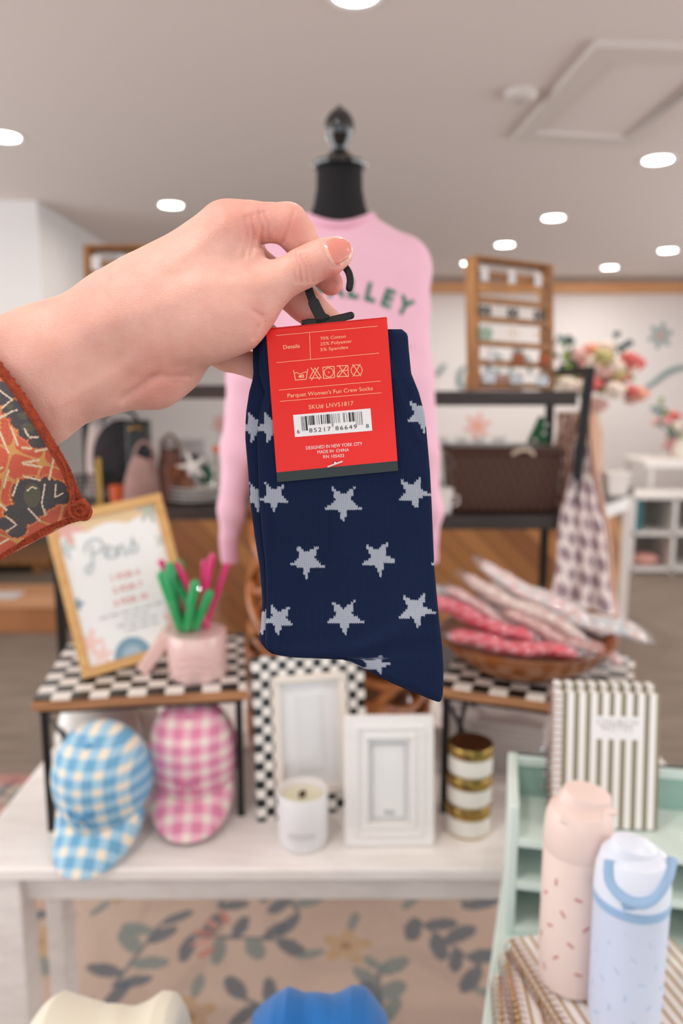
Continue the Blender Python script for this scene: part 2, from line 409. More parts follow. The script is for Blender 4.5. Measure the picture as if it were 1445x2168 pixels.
# ================================================================== PERSON: forearm + hand (one continuous skin surface)
Z0 = 0.395; PM = FPX / Z0            # pixels per metre at the sock
def W(x, y, z):                      # vectorised: photo pixel + depth offset (in pixels at the sock) -> world
    x = np.asarray(x, dtype=np.float64); y = np.asarray(y, dtype=np.float64); z = np.asarray(z, dtype=np.float64)
    Z = Z0 + z / PM; X = (x - 722.5) / FPX * Z; v = (y - 1084.0) / FPX * Z
    return np.stack([X, Z * CP - v * SP, EYE - Z * SP - v * CP], -1)
def surface_nets(f, org, h):
    s = f < 0; nx, ny, nz = f.shape
    c = [s[i:nx - 1 + i, j:ny - 1 + j, k:nz - 1 + k] for i in (0, 1) for j in (0, 1) for k in (0, 1)]
    anyc = c[0].copy(); allc = c[0].copy()
    for q in c[1:]: anyc |= q; allc &= q
    act = anyc & ~allc; idx = -np.ones(act.shape, dtype=np.int64); ii = np.argwhere(act); idx[act] = np.arange(len(ii))
    off = [(i, j, k) for i in (0, 1) for j in (0, 1) for k in (0, 1)]
    vals = np.stack([f[ii[:, 0] + o[0], ii[:, 1] + o[1], ii[:, 2] + o[2]] for o in off], 1)
    acc = np.zeros((len(ii), 3)); cnt = np.zeros(len(ii))
    for a in range(8):
        for b in range(a + 1, 8):
            d = np.array(off[b]) - np.array(off[a])
            if np.abs(d).sum() != 1: continue
            va, vb = vals[:, a], vals[:, b]; m = (va < 0) != (vb < 0); t = np.where(m, va / np.where(m, va - vb, 1), 0)
            acc += m[:, None] * (np.array(off[a]) + t[:, None] * d); cnt += m
    v = ii + acc / cnt[:, None]
    v = v * h + np.array(org); F = []
    for ax in range(3):
        sl = [slice(1, -1)] * 3; sl[ax] = slice(0, -1); a = s[tuple(sl)]
        sl2 = list(sl); sl2[ax] = slice(1, None); b = s[tuple(sl2)]
        e = np.argwhere(a != b); neg = a[tuple(e.T)]
        e = e + 1; e[:, ax] -= 1; u, w = [(1, 2), (2, 0), (0, 1)][ax]
        du = np.zeros(3, int); du[u] = 1; dw = np.zeros(3, int); dw[w] = 1
        q = np.stack([idx[tuple((e - du - dw).T)], idx[tuple((e - dw).T)], idx[tuple(e.T)], idx[tuple((e - du).T)]], 1)
        q[~neg] = q[~neg][:, ::-1]; F.append(q)
    F = np.concatenate(F); return v, F[(F >= 0).all(1)]
HG = 3.0
gx = np.arange(-150, 765, HG); gy = np.arange(400, 985, HG); gz = np.arange(-150, 240, HG)
BIG = 400.0
def cone(F, a, b, fz=1.0, k=0.0):
    # smooth union of a tapered capsule a=(x,y,z,r)->b into field F, evaluated only near it
    (ax, ay, az, ar), (bx, by, bz, br) = a, b; mg = max(ar, br) + k + 12; r = mg / min(fz, 1) if fz < 1 else mg * fz
    def rg(g, lo, hi): i0 = np.searchsorted(g, lo); i1 = np.searchsorted(g, hi); return slice(i0, max(i1, i0))
    sx, sy, sz = rg(gx, min(ax, bx) - mg, max(ax, bx) + mg), rg(gy, min(ay, by) - mg, max(ay, by) + mg), rg(gz, min(az, bz) - r, max(az, bz) + r)
    x = gx[sx][:, None, None]; y = gy[sy][None, :, None]; z = gz[sz][None, None, :] / fz
    dx, dy, dz = bx - ax, by - ay, (bz - az) / fz; L = dx * dx + dy * dy + dz * dz + 1e-9
    t = np.clip(((x - ax) * dx + (y - ay) * dy + (z - az / fz) * dz) / L, 0, 1)
    d = np.sqrt((x - ax - t * dx) ** 2 + (y - ay - t * dy) ** 2 + (z - az / fz - t * dz) ** 2) - (ar + (br - ar) * t)
    f = F[sx, sy, sz]
    if k > 0:
        h = np.clip(k - np.abs(f - d), 0, None) / k; F[sx, sy, sz] = np.minimum(f, d) - h * h * k / 4
    else: F[sx, sy, sz] = np.minimum(f, d)
def chain(F, pts, k=8, fz=1.0):
    for a, b in zip(pts[:-1], pts[1:]): cone(F, a, b, fz, k)
def field(): return np.full((len(gx), len(gy), len(gz)), BIG, dtype=np.float32)
def smin(a, b, k): h = np.clip(k - np.abs(a - b), 0, None) / k; return np.minimum(a, b) - h * h * k / 4
palm = field()
# forearm: upper (radius side) and lower (ulna side) bulks
chain(palm, [(-240, 922, -10, 118), (70, 764, 0, 106), (262, 664, 6, 92)], 50, .9)
chain(palm, [(-240, 985, 0, 112), (70, 852, 6, 92), (215, 792, 16, 74), (255, 772, 22, 66)], 50, .9)
# back of the hand: metacarpals
chain(palm, [(262, 668, 6, 96), (345, 622, 8, 90), (478, 486, 10, 62)], 50, .85)
cone(palm, (262, 672, 30, 90), (512, 482, 58, 52), .9, 50)
cone(palm, (280, 690, 50, 80), (500, 520, 104, 46), 1, 50)
cone(palm, (300, 720, 60, 66), (468, 600, 132, 44), 1, 50)
cone(palm, (340, 660, 10, 110), (450, 600, 12, 84), .8, 50)
# thenar
chain(palm, [(340, 690, -4, 100), (440, 662, -14, 100), (490, 655, -16, 82), (528, 632, -14, 66)], 40, .8)
# web between thumb and index
cone(palm, (490, 520, 8, 52), (516, 546, 2, 44), 1, 24)
# palm heel
heel = field(); chain(heel, [(240, 796, 34, 62), (318, 776, 34, 84), (360, 756, 46, 80)], 40, .8)
palm = smin(palm, heel, 40)
parts_f = []
th = field(); chain(th, [(520, 626, -16, 68), (572, 603, -20, 50), (612, 583, -24, 41), (640, 568, -25, 42.5), (668, 553, -25, 41), (692, 545, -24, 40.5), (713, 535, -22, 35)], 10, .92)
F = smin(palm, th, 20)
ix = field(); chain(ix, [(480, 484, 12, 60), (530, 472, 14, 47), (566, 471, 18, 42), (606, 473, 20, 45), (626, 494, 28, 40), (652, 535, 40, 35), (680, 570, 48, 35), (700, 600, 46, 26)], 8)
F = np.minimum(F, smin(palm, ix, 14))
md_ = field(); chain(md_, [(500, 535, 80, 46), (592, 602, 88, 39), (645, 643, 88, 38), (690, 686, 86, 34), (712, 712, 82, 28)], 8)
F = np.minimum(F, smin(palm, md_, 16))
rg_ = field(); chain(rg_, [(440, 640, 110, 40), (510, 684, 100, 33), (560, 716, 96, 33), (622, 768, 92, 26)], 8)
F = np.minimum(F, smin(palm, rg_, 14))
pk_ = field(); chain(pk_, [(400, 710, 130, 38), (480, 756, 112, 30), (540, 775, 104, 27), (604, 800, 100, 22)], 8)
F = np.minimum(F, smin(palm, pk_, 14))
del palm, th, ix, md_, rg_, pk_, heel
# skin creases: shallow grooves along short segments (x0,y0,x1,y1,zmax,width,depth)
GX, GY = gx[:, None], gy[None, :]
def crease(x0, y0, x1, y1, w, dep, zc=-40, zr=70, bend=0.0):
    mx_, my_ = (x0 + x1) / 2 + bend, (y0 + y1) / 2
    d = np.minimum(seg_d(GX, GY, x0, y0, mx_, my_), seg_d(GX, GY, mx_, my_, x1, y1))
    g = dep * np.exp(-(d / w) ** 2); F[:] += (g[:, :, None] * np.exp(-((gz - zc) / zr) ** 2)[None, None, :]).astype(np.float32)
for dx, dep in ((-14, 3.2), (-3, 5.0), (9, 4.4), (20, 2.8)):
    crease(628 + dx, 541, 640 + dx, 596, 3.6, dep, bend=6)
for x0, y0, x1, y1, dp in ((519, 462, 517, 545, 4.0), (533, 456, 531, 540, 4.6), (548, 452, 552, 520, 4.8), (560, 450, 569, 505, 4.0), (505, 470, 500, 530, 2.0)):
    crease(x0, y0, x1, y1, 5, dp, zc=-20, bend=5)
crease(622, 445, 600, 512, 4, 3.5, zc=10, bend=2); crease(552, 668, 530, 655, 5, 4.5, bend=0)
crease(322, 799, 398, 797, 7, 3.4, zc=-20, zr=110, bend=0); crease(345, 808, 388, 811, 4, 1.6, zc=0, zr=90); crease(262, 846, 322, 800, 12, 4, zc=0, zr=90)
crease(262, 838, 340, 790, 9, 5, zc=0, zr=90); crease(305, 640, 330, 780, 14, 2.5, zc=-60, zr=70); crease(545, 690, 535, 716, 4, 3)
crease(150, 905, 285, 800, 16, 4, zc=-40, zr=90)
# raised tendon of the thumb and of the first finger
for (x0, y0, x1, y1, w, dep) in ((400, 600, 560, 598, 20, -4.0), (360, 560, 480, 470, 18, -3.0), (200, 690, 400, 618, 26, -4.0), (120, 860, 270, 770, 14, -3)):
    d = seg_d(GX, GY, x0, y0, x1, y1); F[:] += ((dep * np.exp(-(d / w) ** 2))[:, :, None] * (gz < 20)[None, None, :]).astype(np.float32)
# nail plate: flatten and lift slightly
nail_c = [(683, 517), (700, 507), (727, 500), (744, 512), (749, 532), (742, 548), (722, 560), (704, 564), (693, 545)]
def inside(poly, x, y):
    r = np.zeros(np.broadcast(x, y).shape, bool); n = len(poly)
    for i in range(n):
        (x0, y0), (x1, y1) = poly[i], poly[(i + 1) % n]
        c = ((y0 > y) != (y1 > y)) & (x < (x1 - x0) * (y - y0) / (y1 - y0 + 1e-12) + x0); r ^= c
    return r
def poly_d(poly, x, y, closed=True):
    d = np.full(np.broadcast(x, y).shape, 1e9); n = len(poly)
    for i in range(n if closed else n - 1):
        (x0, y0), (x1, y1) = poly[i], poly[(i + 1) % n]; d = np.minimum(d, seg_d(x, y, x0, y0, x1, y1))
    return d
nd = poly_d(nail_c, GX, GY); nin = inside(nail_c, GX, GY); nsd = np.where(nin, -nd, nd)
frontz = (gz < -22)[None, None, :]
F += ((2.4 * np.exp(-(nsd / 3.6) ** 2) - 1.2 * smoothstep(0, 6, -nsd))[:, :, None] * frontz).astype(np.float32)
V, Q = surface_nets(F, (gx[0], gy[0], gz[0]), HG)
del F
# relax a little
nb = np.zeros_like(V); ct = np.zeros(len(V))
for a, b in ((0, 1), (1, 2), (2, 3), (3, 0)):
    for s_, d_ in ((a, b), (b, a)):
        for c_ in range(3): nb[:, c_] += np.bincount(Q[:, d_], V[Q[:, s_], c_], len(V))
        ct += np.bincount(Q[:, d_], minlength=len(V))
V = V * .45 + .55 * nb / np.maximum(ct, 1)[:, None]
wv = W(V[:, 0], V[:, 1], V[:, 2])
# skin pigment: rosier knuckles, fingertips and palm heel; pale nail edge
def blob(cx, cy, r): return np.exp(-(((V[:, 0] - cx) ** 2 + (V[:, 1] - cy) ** 2) / r ** 2))
base = np.array(C('#e9b6a6')); rose = np.array(C('#dd9286')); pale = np.array(C('#efc2b2'))
w_r = np.clip(.55 * blob(470, 440, 50) + .7 * blob(540, 480, 45) + .5 * blob(620, 480, 40) + 1.6 * blob(712, 606, 26) + .45 * blob(350, 810, 80) + .5 * blob(710, 560, 40) + .4 * blob(600, 700, 60) + .4 * blob(545, 660, 30) + .4 * blob(640, 570, 30), 0, 1)
w_r += .1 * np.sin(V[:, 0] * .021 + 1) * np.sin(V[:, 1] * .017) ; w_r = np.clip(w_r, 0, 1)
colr = base + (rose - base) * w_r[:, None]; wp = np.clip(.6 * blob(430, 600, 120), 0, 1); colr += (pale - colr) * wp[:, None] * .5
nin_v = inside(nail_c, V[:, 0], V[:, 1]) & (V[:, 2] < -25)
tipd = V[:, 0] * .93 - V[:, 1] * -.1
nail_col = np.array(C('#e28f80')); free = np.array(C('#eecabb'))
fe = poly_d([(727, 500), (744, 512), (749, 532), (742, 548), (724, 560)], V[:, 0], V[:, 1], False)
colr[nin_v] = nail_col
colr[nin_v & (fe < 4)] = free
lun = poly_d([(683, 517), (693, 545), (704, 564)], V[:, 0], V[:, 1], False); colr[nin_v & (lun < 7)] = C('#edb5a6')
m_skin, nt, b = new_mat('skin'); N = nt.nodes; L = nt.links
at = N.new('ShaderNodeAttribute'); at.attribute_name = 'Col'; tc = N.new('ShaderNodeTexCoord')
n1 = N.new('ShaderNodeTexNoise'); n1.inputs['Scale'].default_value = 90; n1.inputs['Detail'].default_value = 5; L.new(tc.outputs['Object'], n1.inputs[0])
mx = N.new('ShaderNodeMix'); mx.data_type = 'RGBA'; mx.blend_type = 'MULTIPLY'; mx.inputs[0].default_value = .35
rp = N.new('ShaderNodeValToRGB'); rp.color_ramp.elements[0].position = .35; rp.color_ramp.elements[1].position = .65
rp.color_ramp.elements[0].color = (.86, .70, .66, 1); rp.color_ramp.elements[1].color = (1, 1, 1, 1)
L.new(n1.outputs[0], rp.inputs[0]); L.new(at.outputs['Color'], mx.inputs[6]); L.new(rp.outputs[0], mx.inputs[7]); L.new(mx.outputs[2], b.inputs['Base Color'])
vo = N.new('ShaderNodeTexVoronoi'); vo.inputs['Scale'].default_value = 900; L.new(tc.outputs['Object'], vo.inputs[0])
n2 = N.new('ShaderNodeTexNoise'); n2.inputs['Scale'].default_value = 260; n2.inputs['Detail'].default_value = 6; L.new(tc.outputs['Object'], n2.inputs[0])
ad = N.new('ShaderNodeMath'); ad.operation = 'MULTIPLY_ADD'; L.new(vo.outputs[0], ad.inputs[0]); ad.inputs[1].default_value = .5; L.new(n2.outputs[0], ad.inputs[2])
bp = N.new('ShaderNodeBump'); bp.inputs['Strength'].default_value = .5; bp.inputs['Distance'].default_value = .0006; L.new(ad.outputs[0], bp.inputs['Height']); L.new(bp.outputs[0], b.inputs['Normal'])
b.inputs['Roughness'].default_value = .5; b.inputs['Specular IOR Level'].default_value = .35; b.inputs['Subsurface Weight'].default_value = .55
b.inputs['Subsurface Radius'].default_value = (1.0, .35, .2); b.inputs['Subsurface Scale'].default_value = .006
m_nail, nt, b2 = new_mat('nail'); a2 = nt.nodes.new('ShaderNodeAttribute'); a2.attribute_name = 'Col'; nt.links.new(a2.outputs['Color'], b2.inputs['Base Color'])
b2.inputs['Roughness'].default_value = .3; b2.inputs['Subsurface Weight'].default_value = .2; b2.inputs['Subsurface Scale'].default_value = .003; b2.inputs['Coat Weight'].default_value = .1
mi = nin_v[Q].all(1).astype(np.int32)
O = Vector(W(300, 700, 0))
person = raw_mesh('person', wv - np.array(O), Q[:, ::-1], m_skin, None, colr, True, [m_skin, m_nail], mi)
person.location = O
tag(person, 'person reaching in from the left, bare hand pinching the black sock hook', 'person')
me = person.data; me.update()

# sleeve ------------------------------------------------------------------
hem_f = [(-70, 690, -95), (0, 778, -120), (50, 846, -138), (100, 925, -140), (138, 990, -120), (156, 1036, -95), (168, 1062, -70), (184, 1088, -30)]
hem_b = [(184, 1088, -30), (150, 1062, 30), (90, 1000, 90), (30, 900, 125), (-40, 790, 110), (-90, 700, 40), (-110, 650, -40)]
hem = catmull(hem_f, 10)[:-1] + catmull(hem_b, 8)[:-1]; nh = len(hem)
hem_np = np.array([tuple(p) for p in hem])
ax_ = np.array([-184.0, 96.0, -30.0])
def sl_pos(u, v):
    t = u * nh; i = np.minimum(t.astype(int), nh - 1); fr_ = (t - i)[:, None]
    p = hem_np[i % nh] * (1 - fr_) + hem_np[(i + 1) % nh] * fr_
    q = p + ax_ * (v * 3.6)[:, None]
    fold = 9 * np.sin(u * 40 + v * 3) * np.minimum(v * 2.4, 1); q[:, 2] += fold; return q
pal = {k: np.array(C(c)) for k, c in dict(red='#cf5a41', red2='#d8694f', ochre='#d99a5c', grey='#4f4a4b', olive='#615d4c', cream='#e6cfb8').items()}
RC = [(28, 968)]
def sl_col(u, v):
    q = sl_pos(u, v); x, y = q[:, 0], q[:, 1]; wob = 2.2 * np.sin(x * .55) * np.cos(y * .6)
    tt_ = (x + 10) % 400; x2 = np.where(tt_ > 200, 400 - tt_, tt_) - 10; y = y + (x - x2) * .52; x = x2
    n = len(x); c = np.tile(pal['red'], (n, 1)); a = np.sin(x * 1.9) * np.sin(y * 1.7) > .2; c[a] = pal['red2']
    edge = np.abs(np.sin(x * .045 + y * .012)) * np.abs(np.sin(y * .05 - x * .02)); c[edge < .12] = pal['ochre']
    blobs = [(8, 842, 20, 15), (30, 868, 21, 17), (49, 893, 22, 15), (66, 915, 22, 14), (82, 935, 18, 12), (3, 826, 15, 15), (50, 1045, 22, 26), (72, 1065, 26, 24), (66, 1030, 20, 18), (58, 1085, 20, 20), (100, 1035, 16, 22), (118, 1036, 20, 16), (128, 1052, 22, 12), (100, 1060, 18, 14), (30, 1085, 18, 14), (12, 1108, 14, 12), (35, 1118, 18, 16), (-40, 900, 30, 30), (-50, 1060, 30, 30), (-110, 980, 34, 30)]
    dmin = np.full(n, 9.0)
    for i, (bx_, by_, rx, ry) in enumerate(blobs):
        d = np.hypot((x - bx_) / rx, (y - by_) / ry) / 1.1 + .035 * wob; dmin = np.minimum(dmin, d)
    c[dmin < 1.28] = pal['ochre']; c[dmin < 1.18] = pal['red']; c[dmin < 1.08] = pal['grey']
    for (bx_, by_, rx, ry) in ((60, 905, 16, 9), (50, 880, 12, 8), (68, 1048, 18, 26), (22, 862, 8, 6)):
        c[(np.hypot((x - bx_) / rx, (y - by_) / ry) < 1) & (dmin < 1.08)] = pal['olive']
    lines = [(0, 828, 26, 846), (26, 846, 4, 864), (0, 885, 18, 876), (22, 874, 36, 868), (52, 908, 62, 926), (62, 926, 82, 926), (24, 905, 38, 942), (0, 915, 18, 958), (48, 948, 66, 950), (76, 955, 102, 950), (48, 980, 82, 974), (50, 982, 88, 988), (116, 962, 104, 1014), (50, 1008, 84, 1016), (58, 1038, 68, 1030), (68, 1030, 76, 1034), (95, 1025, 88, 1066), (88, 1066, 96, 1088), (118, 1026, 116, 1052), (116, 1052, 132, 1044), (38, 1018, 28, 1048), (18, 996, 8, 1030), (60, 1076, 84, 1102), (14, 1094, 34, 1110), (34, 1110, 14, 1124), (0, 1066, 14, 1080), (0, 1150, 18, 1140), (-40, 940, -5, 965), (-30, 1000, 5, 990), (-60, 860, -20, 900)]
    for l in lines:
        d = seg_d(x, y, *l); c[(d < 3.4 + .3 * wob) & (dmin > .9)] = pal['ochre']; c[d < 1.7 + .25 * wob] = pal['cream']
    return c
m_sl = attr_mat('sleeve_fabric', .85, .5, 1500, .15)
def sl_w(u, v): q = sl_pos(u, v); return W(q[:, 0], q[:, 1], q[:, 2]) - np.array(O)
sleeve = grid_mesh('sleeve', 520, 480, sl_w, m_sl, person, sl_col, solid=.0007)
sleeve['label'] = 'orange and grey printed sleeve with a stitched rust hem'
m_tr = M('rust_thread', '#c4502a', .8, col2='#a83f20', scale=300, bump=.8, bscale=1200)
# overlocked edge: lumpy cord along the hem, cord along the lower seam, thread loops at the corner
tr = MB(); H_ = catmull([tuple(W(*p)) for p in [tuple(q) for q in hem_f]], 26)
nr = len(H_); tr.tube([p - O for p in H_], [(.0019 + .0004 * math.sin(i * 2.1) + .0003 * math.sin(i * 5.3)) for i in range(nr)], 10)
for i in range(0, nr - 1):
    p = H_[i] - O; q = H_[min(i + 1, nr - 1)] - O; d = (q - p).normalized(); s_ = d.cross(Vector((0, 1, 0)))
    tr.tube([p - s_ * .0021 - Vector((0, .0009, 0)), p + d * .0006 - Vector((0, .0024, 0)), p + s_ * .0022 + d * .0009 - Vector((0, .0008, 0))], .00055, 5)
seam = catmull([tuple(W(*p)) for p in ((186, 1090, -30), (150, 1098, -42), (112, 1112, -55), (78, 1132, -62), (38, 1152, -66), (0, 1176, -70), (-60, 1210, -75))], 22)
tr.tube([p - O for p in seam], [(.0021 + .0005 * math.sin(i * 1.9)) for i in range(len(seam))], 10)
for i, p in enumerate(seam):
    p = p - O; a = i * 1.3; tr.ball(p + Vector((.0008 * math.cos(a), -.0012, .0012 * math.sin(a))), (.0013, .0012, .0013), 6, 5)
tr.build('hem_trim', m_tr, person)
lp = MB()
def wl(pts, r): lp.tube([p - O for p in catmull([tuple(W(*p)) for p in pts], 10)], r, 6)
wl([(120, 960, -140), (136, 985, -135), (146, 1020, -120), (150, 1050, -110), (146, 1075, -100), (152, 1092, -95), (170, 1100, -90), (186, 1098, -88), (193, 1085, -86), (190, 1074, -84), (184, 1066, -82)], .0007)
wl([(150, 1018, -112), (152, 1050, -105), (156, 1064, -98), (170, 1062, -92), (183, 1070, -86), (180, 1084, -82), (164, 1086, -80), (158, 1074, -86)], .0012)
wl([(160, 1070, -90), (176, 1060, -88), (186, 1080, -84), (170, 1092, -84), (156, 1084, -88)], .0013)
wl([(140, 1092, -60), (156, 1078, -80), (172, 1074, -84), (180, 1086, -80)], .0014)
lp.build('loose_thread', m_tr, person)
# ================================================================== SOCK PAIR ON ITS CARD
SO = Vector(W(700, 1000, 20))
socks = thing('sock_pair', 'navy crew socks with pale grey stars hanging from a red card in the hand', 'socks', SO)
def SW(x, y, z): return W(x, y, z) - np.array(SO)
ys = np.array([697, 705, 712, 740, 760, 790, 805, 830, 870, 900, 930, 1000, 1060, 1130, 1200, 1270, 1310, 1330, 1352, 1362, 1374, 1384, 1389, 1393, 1395, 1398, 1405, 1420, 1447, 1468, 1482, 1486])
xl = np.array([700, 590, 552, 548, 547, 548, 552, 560, 550, 545, 544, 546, 548, 555, 562, 564, 563, 562, 560, 561, 566, 578, 600, 640, 720, 736, 752, 782, 832, 882, 916, 928], float)
xr = np.array([850, 860, 863, 865, 867, 870, 876, 886, 897, 901, 904, 910, 913, 916, 919, 925, 929, 931, 934, 935, 936, 936.5, 937, 937, 937, 937.5, 938, 938, 938, 937, 934, 930], float)
xl2 = np.array([560, 540, 535, 535, 535, 536, 534, 527, 521, 519, 519, 525, 529, 538, 549, 555, 553, 552, 548, 552, 562, 575, 596, 632, 716, 732, 748, 780, 830, 880, 914, 926], float)
def star_mask(x, y):
    # stitches 4.6 px wide, 4.9 px tall, V-staggered edges
    cx = np.round(x / 4.6) * 4.6; yy = y + 2.4 * np.abs((x / 4.6 + .5) % 1 - .5) * 2; cy = np.round(yy / 4.9) * 4.9
    m = np.zeros(x.shape, bool)
    stars = [(580, 1053, 33, .05, 1), (726, 1066, 40, 0, 1), (875, 1044, 36, -.18, 1), (649, 1188, 38, .03, 1), (801, 1182, 38, -.12, 1), (590, 1312, 35, .1, 1), (728, 1307, 40, -.05, 1), (880, 1292, 40, -.14, 1),
             (795, 1408, 36, -.3, .55), (948, 1185, 36, 0, 1), (893, 880, 38, -.1, 1), (572, 905, 34, .2, 1), (700, 925, 36, 0, 1), (655, 1440, 30, 0, 1)]
    for sx_, sy_, r, rot, fl in stars:
        dx = cx - sx_; dy = (cy - sy_) / fl; c, s = math.cos(rot), math.sin(rot); X = dx * c + dy * s; Y = -dx * s + dy * c
        a = np.arctan2(X, Y) ; rr = np.hypot(X, Y)          # one point straight down
        k = PI / 5; am = np.abs((a + k) % (2 * k) - k); r_in = r * .42
        # star boundary radius at angle am
        bx_, by_ = r_in * math.cos(k), r_in * math.sin(k); lim = r * by_ / (by_ * np.cos(am) + (r - bx_) * np.sin(am) + 1e-9)
        m |= rr < lim * 1.06
    return m
navy = np.array(C('#0d1731')); navy2 = np.array(C('#182543')); silver = np.array(C('#a9aeb9')); silver2 = np.array(C('#8e94a2'))
def sock_mesh(name, XL_, XR_, zc, thick, dx=0.0, dark=1.0, seed=0):
    nx, ny = 330, 560
    def side(sgn):
        def pos(u, v):
            y = 697 + v * (1486 - 697); a = np.interp(y, ys, XL_); b_ = np.interp(y, ys, XR_); x = a + (b_ - a) * u
            e = np.minimum(u, 1 - u) * (b_ - a); prof = np.sqrt(np.clip(1 - (1 - np.clip(e / 16, 0, 1)) ** 2, 0, 1))
            et = np.minimum(np.clip((y - 695) / 10, 0, 1), np.clip((1487 - y) / 14, 0, 1)); prof *= np.sqrt(et)
            low = np.clip((y - np.interp(x, [560, 600, 640, 720, 782, 882, 930], [1374, 1389, 1393, 1395, 1420, 1468, 1486]) + 14) / 14, 0, 1); prof *= np.sqrt(np.clip(1 - low ** 2, 0, 1))
            ribs = .32 * np.sin(x * 2 * PI / 4.6) * (1 - np.exp(-((y - 1392) / 7) ** 2))
            z = sgn * (thick * prof + ribs * prof)
            fold = 3.5 * np.exp(-((x - (574 + (y - 1100) * .0)) / 7) ** 2) * smoothstep(1000, 1080, y)
            cuff = 5 * smoothstep(860, 790, y) * prof * sgn
            ridge = -5 * np.exp(-(seg_d(x, y, 822, 765, 885, 930) / 7) ** 2) - 4 * np.exp(-(seg_d(x, y, 585, 830, 548, 905) / 7) ** 2) - 2 * np.exp(-(seg_d(x, y, 735, 1375, 915, 1340) / 16) ** 2) + 2 * np.exp(-(seg_d(x, y, 600, 1360, 760, 1350) / 20) ** 2)
            wav = 4 * np.sin(y * .012 + seed) * np.sin(x * .01) + (2.6 * np.sin(x * .036 + y * .007 + 1) + 1.6 * np.sin(x * .06 - y * .012)) * smoothstep(1020, 1180, y) * prof - 4 * np.exp(-(seg_d(x, y, 770, 1372, 930, 1290) / 20) ** 2) * (sgn < 0) - 3 * np.exp(-(seg_d(x, y, 850, 800, 880, 1000) / 16) ** 2) * (sgn < 0)
            return SW(x + dx, y, zc + z + cuff * .6 + ridge * (sgn < 0) + wav + fold * (sgn < 0))
        def col(u, v):
            y = 697 + v * (1486 - 697); a = np.interp(y, ys, XL_); b_ = np.interp(y, ys, XR_); x = a + (b_ - a) * u
            if seed: x = x + 34
            m = star_mask(x, y); st = np.abs((x / 4.6) % 1 - .5) * 2; t = (.5 * st + .25 * np.sin(y * 1.28 + 3 * st))[:, None]
            c = np.where(m[:, None], silver + (silver2 - silver) * t, navy + (navy2 - navy) * (1 - t)); return c
        return pos, col
    objs = []
    for sgn in (-1, 1):
        pos, col = side(sgn); u, v = np.meshgrid(np.linspace(0, 1, nx if sgn < 0 else 80), np.linspace(0, 1, ny if sgn < 0 else 160)); sh = u.shape
        p = pos(u.ravel(), v.ravel()); c = col(u.ravel(), v.ravel()); i = np.arange(p.shape[0]).reshape(sh)
        f = np.stack([i[:-1, :-1].ravel(), i[1:, :-1].ravel(), i[1:, 1:].ravel(), i[:-1, 1:].ravel()], 1)
        if sgn > 0: f = f[:, ::-1]
        objs.append((p, f, c))
    n0 = len(objs[0][0]); v = np.concatenate([objs[0][0], objs[1][0]]); f = np.concatenate([objs[0][1], objs[1][1] + n0]); c = np.concatenate([objs[0][2], objs[1][2]])
    return raw_mesh(name, v, f, m_knit, socks, c)
m_knit, nt, b = new_mat('knit'); N = nt.nodes; L = nt.links
at = N.new('ShaderNodeAttribute'); at.attribute_name = 'Col'; L.new(at.outputs['Color'], b.inputs['Base Color'])
b.inputs['Roughness'].default_value = .9; b.inputs['Specular IOR Level'].default_value = .15
tc = N.new('ShaderNodeTexCoord'); mp = N.new('ShaderNodeMapping'); L.new(tc.outputs['Object'], mp.inputs[0]); mp.inputs['Scale'].default_value = (900, 900, 420)
n1 = N.new('ShaderNodeTexNoise'); n1.inputs['Scale'].default_value = 1; n1.inputs['Detail'].default_value = 2; L.new(mp.outputs[0], n1.inputs[0])
bp = N.new('ShaderNodeBump'); bp.inputs['Strength'].default_value = .6; bp.inputs['Distance'].default_value = .0006; L.new(n1.outputs[0], bp.inputs['Height']); L.new(bp.outputs[0], b.inputs['Normal'])
sock_mesh('sock', xl, xr, 24, 10)
s2 = sock_mesh('sock', xl2, xr - 3, 46, 10, seed=2)
# header card --------------------------------------------------------------
TL, TR_, BL = (562.5, 696.5), (818.5, 672), (586.5, 1021)
CW, CH = 257.0, 325.8
ex = ((TR_[0] - TL[0]) / CW, (TR_[1] - TL[1]) / CW); ey = ((BL[0] - TL[0]) / CH, (BL[1] - TL[1]) / CH)
def K(u, v, z=0.0): return (TL[0] + ex[0] * u + ey[0] * v, TL[1] + ex[1] * u + ey[1] * v, z)
def cardmb(): return MB()
ZC = 6.0
def card_poly(mb, pts, z0, z1):
    n = len(pts); vs = [Vector(W(*K(u, v, z0))) - SO for u, v in pts] + [Vector(W(*K(u, v, z1))) - SO for u, v in pts]
    mb.add(vs, [tuple(range(n)), tuple(reversed(range(n, 2 * n)))] + [(i, n + i, n + (i + 1) % n, (i + 1) % n) for i in range(n)])
    return mb
m_card = M('card_red', '#ee1f14', .42, coat=.08, spec=.35); m_band = M('card_green', '#17231f', .4); m_ink = M('ink_peach', '#ffc79c', .5); m_inkw = M('ink_white', '#f6e9e4', .5)
m_blk = M('black_ink', '#141414', .5); m_lab = M('label_white', '#f2efee', .45)
card = card_poly(MB(), [(0, 0), (CW, 0), (CW, CH - 21), (0, CH - 21)], ZC, ZC + 3).build('header_card', m_card, socks, smooth=0)
card_poly(MB(), [(0, 0), (CW, 0), (CW, CH), (0, CH)], 62, 65).build('header_card', m_card, socks, smooth=0)
card_poly(MB(), [(0, -1), (CW, -1), (CW, 2), (0, 2)], ZC, 65).build('card_fold', m_card, socks, smooth=0)
card_poly(MB(), [(0, CH - 21), (CW, CH - 21), (CW, CH), (0, CH)], ZC, ZC + 3).build('card_band', m_band, socks, smooth=0)['label'] = 'dark green band along the bottom of the card'
